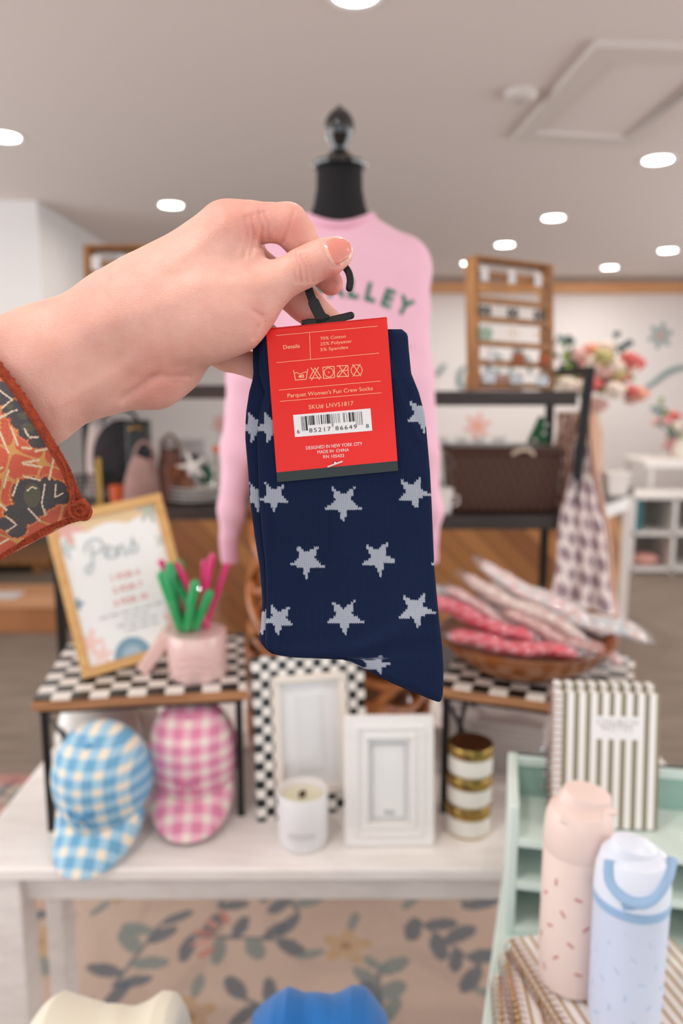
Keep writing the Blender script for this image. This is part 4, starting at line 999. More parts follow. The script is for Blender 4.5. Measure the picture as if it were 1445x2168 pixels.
# ---- white scalloped frame
fb = PH(733, 1795, TH)
t = thing('photo_frame', 'small white carved photo frame with beaded scalloped edge', 'photo frame', (fb.x, fb.y, TH + .004), rot=(math.radians(-9), 0, math.radians(1)))
W2, H2 = .143, .212
b = hollow(W2, H2, .034, 0, .016)
b.build('carved_border', m_fw, t, bevel=.002)
b = MB()
for k in range(17): b.ball((W2 * (k + .5) / 17, .005, .0), (.0048, .006, .0045), 8, 6); b.ball((W2 * (k + .5) / 17, .005, H2), (.0048, .006, .0045), 8, 6)
for k in range(25): b.ball((0, .005, H2 * (k + .5) / 25), (.0045, .006, .0048), 8, 6); b.ball((W2, .005, H2 * (k + .5) / 25), (.0045, .006, .0048), 8, 6)
b.build('scalloped_edge', m_fw, t)
b = hollow(W2 - .03, H2 - .03, .004, -.004, .004, .015, .015); b.add([], []); b.build('raised_bead', m_fw, t, bevel=.001)
hollow(W2 - .056, H2 - .056, .008, -.003, .01, .028, .028).build('inner_rim', m_fw, t, bevel=.002)
MB().box(.03, W2 - .03, .010, .014, .03, H2 - .03).build('backing', M('photo_insert', '#f6f5f3', .6), t)
hollow(W2 - .085, H2 - .085, .003, .008, .0105, .0425, .04).build('insert_line', M('insert_grey', '#cfcecd', .6), t)
vs, fs = text_mesh('4x6', .012, 'CENTER'); MB().add([(W2 / 2 + x, .0075, .048 + y) for x, y, z in vs], [tuple(reversed(f)) for f in fs]).build('size_print', M('print_grey', '#8d8a88', .7), t)
MB().box(.032, W2 - .032, .004, .0055, .032, H2 - .032).build('glass', m_glass, t)
MB().box(W2 * .4, W2 * .6, 0, .003, -.15, 0, T3(0, .018, .155) @ R3(20, 0, 0)).build('easel_leg', m_fw, t)
ks = {k.name.split('.')[0]: k for k in kids(t)}; under(ks['carved_border'], ks['scalloped_edge'], ks['raised_bead']); under(ks['backing'], ks['insert_line'], ks['size_print'])
# ---- white candle with wooden wick
p = PH(641, 1783, TH)
t = thing('candle', 'white ceramic candle with cream wax in front of the checkered frame', 'candle', (p.x, p.y, TH))
r = .0415; h = .094
MB().lathe([(.001, 0), (r * .82, 0), (r * .93, .004), (r, .014), (r * 1.01, h), (r * .985, h + .0015), (r * .93, h), (r * .92, h - .012), (.001, h - .012)], 48).build('vessel', M('matte_ceramic', '#e8e6e7', .5), t)
MB().lathe([(.001, h - .0155), (r * .915, h - .0155), (r * .915, h - .012), (.001, h - .0105)], 40).build('wax', M('cream_wax', '#f3e2c4', .4, sss=.3), t)
MB().box(-.006, .006, -.001, .001, h - .012, h + .001, T3(0, -.004, 0) @ R3(0, 0, 30)).build('wick', M('burnt_wick', '#4a2a16', .8), t)
b = MB()
for k in range(8):
    a = -PI / 2 + (k - 3.5) * .14; b.box(-.0015, .0015, -.001, .001, -.005, .005, T3(r * 1.005 * math.cos(a), r * 1.005 * math.sin(a), .034) @ R3(0, 0, math.degrees(a) + 90)); 
b.build('embossed_letters', M('matte_ceramic_dim', '#d3d0d1', .6), t)
ks = {k.name.split('.')[0]: k for k in kids(t)}; under(ks['vessel'], ks['embossed_letters']); under(ks['wax'], ks['wick'])
# ---- three stacked candle tins
m_tinl = M('gold_lid', '#a98a4c', .25, .85); m_lidtop = M('lid_top_brown', '#3f2411', .22, .3); m_tlabel = M('tin_label', '#e6e1d8', .5)
p = PH(989, 1755, TH); first = None; hz = .0535
tl_ = ['bottom candle tin of the stack beside the mint rack', 'middle candle tin of the stack beside the mint rack', 'top candle tin of the stack, its brown lid showing']
vs, fs = text_mesh('SOY CANDLE', .006, 'CENTER')
for i in range(3):
    if first is None:
        t = thing('candle_tin', tl_[0], 'candle tin', (p.x, p.y, TH), .1, 'gold lidded candle tins')
        r = .0365
        MB().lathe([(.001, 0), (r * .95, 0), (r, .004), (r, .037), (.001, .037)], 40).build('tin', M('tin_brass', '#b7a06c', .3, .7), t)
        MB().lathe([(r * 1.006, .005), (r * 1.012, .006), (r * 1.012, .034), (r * 1.006, .035)], 40).build('paper_label', m_tlabel, t)
        MB().lathe([(r * .9, .035), (r * 1.05, .035), (r * 1.06, .037), (r * 1.06, .0505), (r * 1.03, .053), (.001, .053)], 40, ).build('lid', m_tinl, t)
        MB().lathe([(.001, .0530), (r * .98, .0530), (r * .97, .0534), (.001, .0534)], 40).build('lid_disc', m_lidtop, t)
        b = MB()
        for x, y, z in vs: pass
        b.add([(r * 1.018 * math.sin(x / r), -r * 1.018 * math.cos(x / r), .018 + y) for x, y, z in vs], fs).build('label_print', M('label_grey', '#b9b2a8', .7), t) if False else None
        first = t
    else: dup(first, (p.x + (.002 if i == 2 else .001), p.y, TH + hz * i), .1 + i * .4, tl_[i])

# ---- pen sign frame on the left riser
rt = TH + RH
m_oak = M('light_oak', '#dcae70', .5, col2='#cf9c5c', scale=6, stretch=(1, 1, 8))
sb = PH(176, 1441, rt); sr = PH(365, 1372, rt)
d = Vector((sr.x - sb.x, sr.y - sb.y, 0)); yaw = math.atan2(d.y, d.x)
TLp = P(92, 1112, (cam.matrix_world.inverted() @ sb).z * -1) if False else None
SWd, SHt = .212, .296
ROLL = math.radians(7)
t = thing('price_sign', 'light oak framed white pen price sign with flowers, tilted on the left riser', 'sign', (sb.x, sb.y, rt + .002), rot=(0, 0, 0))
LEAN = math.radians(-17)
t.rotation_mode = 'QUATERNION'
qm = Matrix.Rotation(math.radians(20), 3, 'Z') @ Matrix.Rotation(LEAN, 3, 'X') @ Matrix.Rotation(math.radians(-10), 3, 'Y')
t.rotation_quaternion = qm.to_quaternion()
hollow(SWd, SHt, .017, -.003, .016).build('oak_frame', m_oak, t, bevel=.002)
def sg_pos(u, v): return np.stack([.015 + u * (SWd - .03), np.full_like(u, .004), .015 + v * (SHt - .03)], 1)
def sg_col(u, v):
    n = len(u); c = np.tile(np.array(C('#f1f1ef')), (n, 1)); x = u * .2; y = v * .275
    cl = v > .90 + .035 * np.abs(np.sin(u * 7.5 + 1.1)); c[cl] = C('#e4c79c')
    def fl(cx, cy, r, colr, k=5, a0=0.0):
        d = np.hypot(x - cx, y - cy); th_ = np.arctan2(y - cy, x - cx); c[d < r * (.68 + .32 * np.cos(k * th_ + a0))] = C(colr)
    fl(.020, .262, .034, '#e6b2a9', 5, 1); fl(.008, .225, .022, '#c8d6d3', 5); fl(.185, .262, .026, '#b9bfae', 6, 2); fl(.195, .200, .015, '#c5cfc8', 5); fl(.012, .045, .028, '#f3cfc7', 5, .5); fl(.03, .018, .02, '#f3cfc7', 5)
    fl(.180, .045, .024, '#f0c4b6', 5); fl(.008, .120, .012, '#6f94a8', 4)
    d = np.hypot((x - .085), (y - .0)); c[(d < .036) & (y > 0)] = C('#7ba0b4'); c[(d < .02)] = C('#a9c0cc')
    return c
grid_mesh('printed_sheet', 150, 200, sg_pos, attr_mat('sheet_print', .4), t, sg_col)
b = MB()
def sgs(pts, w): b.tube([(x, .0032, z) for x, z in [tuple(q)[:2] for q in catmull([(x, z, 0) for x, z in pts], 6)]], w, 5, flat=.3)
# handwritten word: Pens
ox, oz, s = .060, .196, .00098
def wr(pts, w=.0024): sgs([(ox + x * s, oz + z * s) for x, z in pts], w)
wr([(8, 34), (6, 18), (2, -4), (-4, -16), (-12, -12), (-8, -3), (0, 0)]); wr([(-6, 24), (0, 38), (16, 44), (28, 36), (24, 22), (8, 16)])
wr([(26, 8), (36, 14), (40, 22), (34, 26), (29, 16), (32, 4), (42, 2), (48, 8)]); wr([(48, 22), (50, 12), (50, 2), (54, 16), (61, 22), (63, 12), (64, 2), (70, 4)]); wr([(72, 6), (80, 18), (84, 30), (82, 24), (88, 12), (86, 4), (78, 2), (74, 6)])
b.build('heading', M('sign_bluegrey', '#7d98a0', .6), t)
tx = MB()
for k, s_ in enumerate(['1 FOR 4', '2 FOR 7', '3 FOR 10']):
    vs, fs = text_mesh(s_, .0155, 'CENTER', bold=.0006); tx.add([(.112 + x, .0033, .156 - k * .023 + y) for x, y, z in vs], [tuple(reversed(f)) for f in fs])
tx.build('prices', M('sign_pink', '#e0a9a2', .6), t)
tx = MB()
for k, (w_, xo) in enumerate(((.13, .112), (.045, .116), (.075, .116), (.06, .12))):
    n = int(w_ / .004)
    for i in range(n):
        if (i * 7 + k) % 5: tx.box(xo - w_ / 2 + i * .004, xo - w_ / 2 + i * .004 + .0026, .0028, .0034, .094 - k * .011, .0975 - k * .011)
tx.build('small_print', M('sign_grey', '#a7aaab', .6), t, smooth=0)
MB().box(.02, .10, 0, .004, -.235, 0, T3(0, .018, .22) @ R3(34, 0, 0)).build('easel_leg', m_black, t)
ks = {k.name.split('.')[0]: k for k in kids(t)}; under(ks['printed_sheet'], ks['heading'], ks['prices'], ks['small_print'])
# pink compact leaning by the sign
p = PH(300, 1422, rt)
t = thing('soap_bar_box', 'blush pink flat box leaning between the price sign and the pen jar', 'box', (p.x, p.y, rt + .003), rot=(math.radians(-6), math.radians(38), math.radians(10)))
MB().box(-.012, .012, -.02, .02, 0, .085).build('box_body', M('blush_card', '#eac4bb', .5), t, bevel=.004)
MB().box(-.0125, -.0115, -.014, .014, .02, .06).build('box_label', M('blush_label', '#f3dcd5', .5), t)
# pen jar: clear glass, pink paper inside the lower half
p = PH(419, 1428, rt)
t = thing('pen_jar', 'clear glass jar with blush pink embossed base holding green and magenta pens', 'jar', (p.x, p.y, rt))
r = .053
MB().lathe([(.001, 0), (r * .93, 0), (r, .006), (r, .080), (r * .985, .082), (.001, .082)], 40).build('pink_base', M('blush_glass', '#e7c2bd', .18, coat=.5), t)
b = MB()
for k in range(3):
    for s_ in range(-4, 5):
        a = -PI / 2 + s_ * .14 + .05; zz = .048 - k * .014 + .003 * math.cos(s_ * .8)
        b.ball((r * 1.0 * math.cos(a), r * math.sin(a), zz), (.003, .002, .0018), 8, 5)
b.build('embossing', M('blush_glass2', '#d9aea8', .3), t)
gl = MB(); gl.lathe([(r * .985, .080), (r, .086), (r * 1.0, .138), (r * 1.04, .144), (r * 1.0, .147), (r * .96, .144), (r * .965, .138), (r * .965, .083)], 40)
gl.f = [f for f in gl.f if len(f) == 4]; gl.mi = [0] * len(gl.f); gl.build('glass_rim', m_glass, t)
m_pg = M('green_pen_plastic', '#13a35c', .3, coat=.4); m_pm = M('magenta_pen_plastic', '#d61f6e', .3, coat=.4)
jar_loc = Vector((p.x, p.y, rt))
def pen(x, y, ax_deg, ay_deg, L_, mat, lb, grp, r_=.0048, clip=True):
    r_ = .0085 if mat is m_pg else .0062
    t = thing('pen', lb, 'pen', jar_loc + Vector((x, y, .084)), group=grp, rot=(math.radians(ax_deg), math.radians(ay_deg), 0))
    MB().lathe([(.001, 0), (r_ * .6, .003), (r_, .012), (r_, L_ - .005), (r_ * .7, L_), (.001, L_)], 12).build('barrel', mat, t)
    MB().box(-.0012, .0012, -r_ - .002, -r_, L_ - .04, L_ - .006).build('clip', mat, t)
pens = [(-.030, .0, 4, -6, .125, 0), (-.024, -.014, 10, -14, .12, 0), (-.012, .012, -4, -10, .125, 0), (-.015, -.018, 6, 12, .10, 0), (-.004, -.01, 8, 24, .085, 0), (-.028, .016, -8, -4, .12, 0), (.006, .0, -5, -26, .11, 0),
        (-.004, .005, 2, -24, .14, 1), (.022, .0, 0, -24, .135, 1), (.002, -.006, 3, 13, .145, 1), (.012, .012, -3, 20, .125, 1), (.01, .006, 6, 4, .13, 1)]
gw = ['leftmost', 'second from left', 'third', 'fourth', 'fifth', 'sixth', 'seventh']
glb = ['green pen at the left rim of the pen jar', 'green pen leaning hard left in the pen jar', 'green pen at the back left of the pen jar', 'green pen low in front in the pen jar', 'short green pen leaning right in the pen jar', 'green pen touching the back rim of the pen jar', 'green pen crossing behind the magenta pens']
mlb = ['magenta pen crossing leftwards in the pen jar', 'magenta pen leaning left from the right rim of the jar', 'tallest magenta pen leaning right in the jar', 'magenta pen leaning furthest right in the jar', 'magenta pen standing nearly upright in the jar']
for i, (x, y, a, b_, L_, k) in enumerate(pens):
    pen(x, y, a, b_, L_, m_pm if k else m_pg, mlb[i - 7] if k else glb[i], 'magenta pens in the jar' if k else 'green pens in the jar')

# ---- wooden bowl with wrapped socks on the right riser
p = PH(1120, 1432, rt)
m_bowl = M('acacia_bowl', '#a35f2e', .32, col2='#7d421d', scale=7, stretch=(1, 1, 7), coat=.3)
t = thing('wooden_bowl', 'wide glossy brown wooden bowl on the right riser', 'bowl', (p.x, p.y + .04, rt))
MB().lathe([(.001, 0), (.07, 0), (.10, .012), (.135, .036), (.158, .064), (.161, .068), (.157, .069), (.13, .044), (.095, .022), (.06, .012), (.001, .010)], 56).build('bowl', m_bowl, t)
bowl_c = Vector((p.x, p.y + .04, rt))
def film_mat():
    m = bpy.data.materials.new('cellophane'); m.use_nodes = True; nt = m.node_tree; N = nt.nodes; L = nt.links; N.remove(N['Principled BSDF'])
    tr_ = N.new('ShaderNodeBsdfTransparent'); g = N.new('ShaderNodeBsdfGlossy'); g.inputs['Roughness'].default_value = .08
    n = N.new('ShaderNodeTexNoise'); n.inputs['Scale'].default_value = 45; n.inputs['Detail'].default_value = 4; tc = N.new('ShaderNodeTexCoord'); L.new(tc.outputs['Object'], n.inputs[0])
    bp = N.new('ShaderNodeBump'); bp.inputs['Strength'].default_value = 1.0; bp.inputs['Distance'].default_value = .02; L.new(n.outputs[0], bp.inputs['Height']); L.new(bp.outputs[0], g.inputs['Normal'])
    mx = N.new('ShaderNodeMixShader'); mx.inputs[0].default_value = .22; L.new(tr_.outputs[0], mx.inputs[1]); L.new(g.outputs[0], mx.inputs[2]); L.new(mx.outputs[0], N['Material Output'].inputs[0]); return m
m_film = film_mat()
def packet(px, py, h, L_, w, th_, roll, tilt, col, col2, lb):
    q = PY(px, py, bowl_c.y + h); t = thing('wrapped_socks', lb, 'wrapped socks', q, group='cellophane wrapped socks in the bowl', rot=(math.radians(tilt), math.radians(roll), 0))
    m = M('sock_knit', col, .8, col2=col2, scale=55, sheen=.2, detail=1)
    sd = rb.random() * 9
    def pos(sc, hs):
        def f(u, v):
            a = v * 2 * PI; e = np.clip(1 - np.abs(2 * u - 1) ** 7, 0, 1) ** .5; x = (u - .5) * L_ * sc
            k = 1 + .08 * np.sin(u * 23 + sd) + hs * .10 * np.sin(u * 60 + v * 19 + sd)
            return np.stack([x, np.cos(a) * w / 2 * (.55 + .45 * e) * sc * k * np.where(np.minimum(u, 1 - u) < .001, 0, 1), np.sin(a) * th_ / 2 * e * k * (1.15 if hs else 1) + .004 * np.sin(u * 9 + sd)], 1)
        return f
    grid_mesh('socks', 40, 20, pos(1.0, 0), m, t); grid_mesh('cellophane', 70, 40, pos(1.13, 1), m_film, t)
packet(1012, 1312, -.05, .20, .07, .028, 22, -14, '#e0475d', '#e8566b', 'coral red wrapped socks at the left, upper one')
packet(1085, 1368, -.085, .22, .075, .028, 9, -14, '#ea5f70', '#dc455a', 'coral red wrapped socks lying lowest at the front of the bowl')
packet(1075, 1318, -.02, .25, .075, .026, 28, -8, '#e9c6c1', '#d9a3a1', 'pale pink patterned wrapped socks above the coral ones')
packet(1115, 1290, .0, .26, .08, .028, 27, -4, '#e7d3cb', '#dcb4a8', 'cream and pink wrapped socks in the middle of the pile')
packet(1185, 1345, -.02, .24, .08, .026, 24, 0, '#dfb0a8', '#d0948f', 'salmon pink patterned wrapped socks sloping to the right')
packet(1150, 1268, .035, .27, .08, .026, 28, 4, '#ddd8d8', '#eec3bd', 'white and rose wrapped socks on top of the pile')
packet(1245, 1312, .03, .22, .075, .026, 17, 4, '#e9c9be', '#cfd8de', 'pale blue edged wrapped socks reaching past the right rim')
packet(985, 1278, .05, .18, .06, .026, 22, 0, '#d7d4d4', '#c3c0c2', 'grey white wrapped socks behind the coral ones at left')
packet(1170, 1375, -.05, .18, .07, .026, 10, 0, '#5d4a4d', '#7d6264', 'dark brown wrapped socks showing low at the right of the bowl')
# white ceramic planter behind the bowl
p = PH(1055, 1352, rt)
t = thing('white_pot', 'white faceted ceramic pot behind the bowl of wrapped socks', 'pot', (p.x, p.y - .02, rt))
MB().lathe([(.001, 0), (.030, 0), (.040, .085), (.048, .098), (.048, .112), (.043, .112), (.038, .09), (.001, .085)], 10).build('pot_body', m_cer, t, smooth=20)
# ================================================================== MANNEQUIN
MX, MY = -.004, 1.60
t = thing('dress_form', 'black dress form with turned finial and coiled rattan base, wearing the pink sweatshirt', 'mannequin', (MX, MY, TH))
def mz(y): return PY(718, y, MY).z - TH
m_fin = M('gloss_black_wood', '#0e0e0e', .12, coat=.8); m_jer = M('black_jersey', '#101012', .85)
k = 1.58 / FPX
MB().lathe([(.001, mz(345)), (.052 * 1, mz(345)), (.054, mz(349)), (.052, mz(356)), (.001, mz(356))][::-1], 36).build('neck_cap', m_fin, t)
MB().lathe([(32 * k, mz(345)), (32 * k, mz(338)), (24 * k, mz(326)), (15 * k, mz(318)), (17 * k, mz(308)), (27 * k, mz(292)), (31 * k, mz(272)), (29 * k, mz(255)), (21 * k, mz(240)), (13 * k, mz(233)), (8 * k, mz(229)), (6 * k, mz(225)), (.001, mz(223))], 32).build('finial', m_fin, t)
MB().lathe([(.001, mz(352)), (46 * k, mz(352)), (47 * k, mz(400)), (53 * k, mz(435)), (64 * k, mz(468)), (70 * k, mz(485)), (60 * k, mz(520)), (.001, mz(520))], 36, sy=.85).build('neck', m_jer, t)
MB().lathe([(.001, mz(560)), (.07, mz(560)), (.11, mz(620)), (.11, mz(800)), (.09, mz(1000)), (.001, mz(1000))], 36, sy=.45).build('torso', m_jer, t)
m_rat = M('rattan_cane', '#bf7538', .42, col2='#9c5826', scale=30, coat=.15)
rz0, rz1 = .012, mz(990)
cg = MB(); RR = .188
def rr_(z): return RR * (1 - .10 * max(0, (z - .25)) / .35)
nh_ = 11
for i in range(nh_):
    z = rz0 + (rz1 - rz0) * i / (nh_ - 1); R0 = rr_(z)
    cg.tube([(R0 * math.cos(a), R0 * math.sin(a), z + .016 * math.sin(5 * a + i)) for a in np.linspace(0, 2 * PI, 72)[:-1]], .010, 7, True)
for s_ in (1, -1):
    for q in range(5):
        cg.tube([(rr_(z) * 1.03 * math.cos(s_ * (q * 2 * PI / 5 + z * 9)), rr_(z) * 1.03 * math.sin(s_ * (q * 2 * PI / 5 + z * 9)), z) for z in np.linspace(rz0, rz1, 60)], .0105, 7)
cg.build('rattan_base', m_rat, t)
MB().lathe([(.001, .004), (RR * .80, .004), (RR * .80, rz1 * .7), (RR * .72, rz1), (.001, rz1)], 32).build('liner', M('rattan_liner', '#8e572d', .7, col2='#6b3d1e', scale=40), t)

# pink sweatshirt (worn): body and sleeves grown as one cloth surface
sx_ = np.arange(-.30, .301, .004); sy_ = np.arange(-.17, .171, .004); sz_ = np.arange(.40, 1.16, .004)
gx, gy, gz = sx_, sy_, sz_
BIG = 1.0
def cone_m(F, a, b, k=.02, fz=1.0):
    (ax, ay, az, ar), (bx, by, bz, br) = a, b; x = gx[:, None, None]; y = gy[None, :, None] / fz; z = gz[None, None, :]
    ay /= fz; by /= fz; dx, dy, dz = bx - ax, by - ay, bz - az; L = dx * dx + dy * dy + dz * dz + 1e-9
    t_ = np.clip(((x - ax) * dx + (y - ay) * dy + (z - az) * dz) / L, 0, 1)
    d = np.sqrt((x - ax - t_ * dx) ** 2 + (y - ay - t_ * dy) ** 2 + (z - az - t_ * dz) ** 2) - (ar + (br - ar) * t_)
    h = np.clip(k - np.abs(F - d), 0, None) / k; return np.minimum(F, d) - h * h * k / 4
Fm = np.full((len(gx), len(gy), len(gz)), BIG)
zs_, zh = mz(500), mz(1012)
Fm = cone_m(Fm, (-.06, 0, zh + .10, .105), (-.075, 0, zs_ - .075, .083), .05, .72)
Fm = cone_m(Fm, (.06, 0, zh + .10, .105), (.075, 0, zs_ - .075, .083), .06, .72)
Fm = cone_m(Fm, (0, 0, zh + .03, .12), (0, 0, zs_ - .10, .10), .05, .72)
Fm = cone_m(Fm, (-.055, 0, zs_ + .0, .030), (-.138, 0, zs_ - .070, .040), .05)
Fm = cone_m(Fm, (.055, 0, zs_ + .0, .030), (.138, 0, zs_ - .070, .040), .05)
Fm = cone_m(Fm, (0, 0, zs_ - .04, .07), (0, 0, zs_ - .02, .06), .04)
x = gx[:, None, None]; z = gz[None, None, :]; y = gy[None, :, None]
Fm = np.maximum(Fm, zh - z) + 0 * y
ar = np.full(Fm.shape, BIG)
def arm(F, pts, k=.02):
    for a, b_ in zip(pts[:-1], pts[1:]): F = cone_m(F, a, b_, k)
    return F
def ap_(px, py, yo): q = PY(px, py, MY + yo); return (q.x - MX, yo, q.z - TH)
armR = [(*ap_(858, 552, 0), .040), (*ap_(864, 660, -.005), .042), (*ap_(876, 800, -.02), .039), (*ap_(889, 950, -.02), .035), (*ap_(902, 1080, -.015), .030), (*ap_(905, 1150, -.01), .024)]
armL = [(*ap_(572, 545, 0), .042), (*ap_(556, 660, -.005), .044), (*ap_(522, 800, -.02), .038), (*ap_(508, 950, -.02), .034), (*ap_(488, 1080, -.015), .026), (*ap_(484, 1150, -.01), .021)]
ar = arm(ar, armR); ar = arm(ar, armL)
Fm = np.where(True, np.minimum(Fm, ar) - (np.clip(.03 - np.abs(Fm - ar), 0, None) / .03) ** 2 * .03 / 4 * (z > zs_ - .22), 0)
# folds in the cloth
Fm += .0016 * np.sin((x * 60 + z * 26)) * np.sin(z * 38 + y * 20) * (np.abs(x) > .11) + .002 * np.sin(x * 45 + z * 14)
# neckline opening
Fm = np.maximum(Fm, -(np.sqrt(x ** 2 + (y / .9) ** 2 + ((z - (zs_ + .075)) / .9) ** 2) - .066))
Vs, Qs = surface_nets(Fm, (gx[0], gy[0], gz[0]), .004); del Fm, ar
nb = np.zeros_like(Vs); ct = np.zeros(len(Vs))
for it in range(2):
    nb[:] = 0; ct[:] = 0
    for a, b_ in ((0, 1), (1, 2), (2, 3), (3, 0)):
        for s_, d_ in ((a, b_), (b_, a)):
            for c_ in range(3): nb[:, c_] += np.bincount(Qs[:, d_], Vs[Qs[:, s_], c_], len(Vs))
            ct += np.bincount(Qs[:, d_], minlength=len(Vs))
    Vs = Vs * .4 + .6 * nb / np.maximum(ct, 1)[:, None]
st = thing('sweatshirt', 'light pink crewneck sweatshirt with green arched lettering on the dress form', 'sweatshirt', (MX, MY, TH))
m_pk = M('pink_fleece', '#f2bed1', .9, sheen=.2, bump=.15, bscale=250)
raw_mesh('body', Vs, Qs, m_pk, st)
m_pk2 = M('pink_rib', '#eeb4ca', .9, sheen=.2)
for A_ in (armR, armL):
    a = Vector(A_[-1][:3]); b = MB(); r0 = A_[-1][3]
    b.tube([a + Vector((0, 0, .012)), a + Vector((0, 0, -.01)), a + Vector((.002, 0, -.036)), a + Vector((.002, 0, -.042))], [r0 * .98, r0 * .92, r0 * .9, r0 * .8], 20); b.build('cuff', m_pk2, st)
b = MB(); b.tube([(.066 * math.cos(a), .060 * math.sin(a), zs_ + .010 + .026 * math.cos(a) ** 2 + (.02 if math.sin(a) > 0 else 0) * math.sin(a)) for a in np.linspace(0, 2 * PI, 48)[:-1]], .007, 10, True); b.build('collar', m_pk2, st)
b = MB(); R_t = .205
gz0 = mz(622)
for i, ch in enumerate('VALLEY'):
    x_ = -.038 + i * .0315; dx_ = x_ + .002; drop = dx_ * dx_ / (2 * .24); ang = math.atan2(dx_, .24)
    vs, fs = text_mesh(ch, .047, 'CENTER', bold=.0022, extr=.001)
    yy = -.095 + .25 * x_ * x_
    b.add(vs, fs, T3(x_, yy, gz0 - drop - .014) @ R3(0, math.degrees(ang), 0) @ R3(90, 0, 0) @ Matrix.Diagonal((.9, 1.0, 1, 1)))
    if ch in 'VALEY': pass
lt = b.build('lettering', M('green_print', '#2e9c80', .7), st, smooth=0)
sw = lt.modifiers.new('wrap', 'SHRINKWRAP'); sw.target = [c for c in kids(st) if c.name.startswith('body')][0]; sw.wrap_method = 'PROJECT'; sw.use_project_y = True; sw.use_negative_direction = True; sw.use_positive_direction = True; sw.offset = .001; sw.project_limit = .08

# ================================================================== SHELVING BEHIND
m_dwood = M('dark_walnut', '#3d2b22', .55, col2='#241a15', scale=7, stretch=(1, 8, 8)); m_dwood2 = M('charcoal_wood', '#3b332f', .55, col2='#2a2523', scale=7, stretch=(1, 8, 8))
SYR, SYL = 2.25, 2.38
zR = [PY(1000, 828, SYR).z, PY(1000, 1092, SYR).z]; zL = [PY(430, 815, SYL).z, PY(430, 1073, SYL).z]
def shelving(x0, x1, Y, zs, mat, label, top, lean, depth=.34):
    t = thing('shelving_unit', label, 'shelf', ((x0 + x1) / 2, Y + depth / 2, 0)); c = Vector(((x0 + x1) / 2, Y + depth / 2, 0))
    for z in zs + [.62, .18]:
        MB().box(x0 - c.x, x1 - c.x, -depth / 2, depth / 2, z - .042, z).build('shelf_board', mat, t, bevel=.002)
    for x, ln in ((x0 - .012, 0), (x1 + .012, lean)):
        for y, l2 in ((-depth / 2, ln), (depth / 2, 0)):
            b = MB(); b.bar((x - c.x - l2 * 4.5, y - .0, .0125), (x - c.x + l2, y, top), .024, .024, (0, 1, 0)); b.build('post', m_black, t)
        MB().bar((x - c.x + ln, -depth / 2, top - .012), (x - c.x, depth / 2, top - .012), .022, .022).build('side_rail', m_black, t)
    return t
xr_ = PY(1222, 840, SYR).x; topz = PY(1230, 776, SYR).z
shelving(.05, xr_, SYR, zR, m_dwood2, 'dark wooden shelving with black metal ends, right of the mannequin', topz, 0.02)
shelving(PY(110, 840, SYL).x, -.16, SYL, zL, m_dwood, 'brown wooden shelving with black metal ends, left of the mannequin', PY(372, 842, SYL).z, 0)

# ---- earring racks
m_honey = M('honey_wood', '#a9743f', .5, col2='#8b5a2c', scale=8, stretch=(6, 6, 1))
m_cardw = M('earring_card', '#ded8d6', .6); m_ear = M('dark_earring', '#3a3027', .4); m_earg = M('sage_earring', '#8fa690', .5); m_goldh = M('gold_hoop', '#c7955a', .3, .8); m_rust = M('rust_leather', '#a4501f', .6); m_sil = M('silver_bead', '#b9bcc0', .25, .7)
def rack(base, w, h, d, yaw, lean, label, roll=0.0):
    t = thing('earring_rack', label, 'display rack', base, group='wooden earring racks', rot=(math.radians(-lean), math.radians(roll), yaw))
    for x in (0, w - .014): MB().box(x, x + .014, 0, d, 0, h).build('side_post', m_honey, t, bevel=.001)
    MB().box(0, w, 0, d, h, h + .008).build('top_board', m_honey, t, bevel=.001)
    rows = [.015, .185, .335, .52, .665, .86]
    for f in rows: MB().box(.014, w - .014, 0, .012, h * f, h * f + .017).build('rung', m_honey, t)
    return t, rows
def earring(t, x, z, mat, kind, lb, grp, s=1.0):
    # an earring pair on its card, hooked on a rung of the rack
    o = None; b = MB(); M0 = t.matrix_basis.copy() if False else None
    loc = Vector((x, -.006, z)); e = thing('earring_pair', lb, 'earrings', (0, 0, 0), group=grp)
    e.rotation_euler = t.rotation_euler; e.location = Vector(t.location) + (t.rotation_euler.to_matrix() @ loc)
    if kind == 'card':
        MB().box(-.014, .014, -.001, .001, -.04, 0).build('card', m_cardw, e, bevel=.001); cd = kids(e)[0]; MB().ball((-.006, -.003, -.016), (.003, .002, .003), 8, 6).build('stud', mat, cd); MB().ball((.006, -.003, -.016), (.003, .002, .003), 8, 6).build('stud', mat, cd)
    elif kind == 'hoop':
        for s_ in (-1, 1):
            MB().tube([(s_ * .009 + .011 * math.cos(a), -.002, -.012 - .011 + .011 * math.sin(a)) for a in np.linspace(0, 2 * PI, 24)[:-1]], .0009, 6, True).build('hoop', mat, e)
    else:
        for s_ in (-1, 1):
            b = MB(); b.tube([(s_ * .011, -.002, 0), (s_ * .011, -.002, -.01)], .0008, 5)
            for q in range(5): a = q * 1.256; b.ball((s_ * .011 + .005 * math.cos(a) * s, -.002, -.018 * s + .008 * math.sin(a) * s), (.0045 * s, .002, .006 * s), 8, 5)
            b.build('dangle', mat, e)
    return e
rkL = PY(985, 826, SYR + .05); rkR = PY(1172, 826, SYR + .05)
rw = rkR.x - rkL.x; rh = .385
rw0 = rw
t, rows = rack((rkL.x + .034, SYR + .06, zR[0] + .006), rw / .88, rh, .05, math.radians(26), 6, 'wooden ladder rack full of earrings on the right shelving', 1.5)
g = 'earring pairs on the right rack'
n_ = ['left', 'middle', 'right']
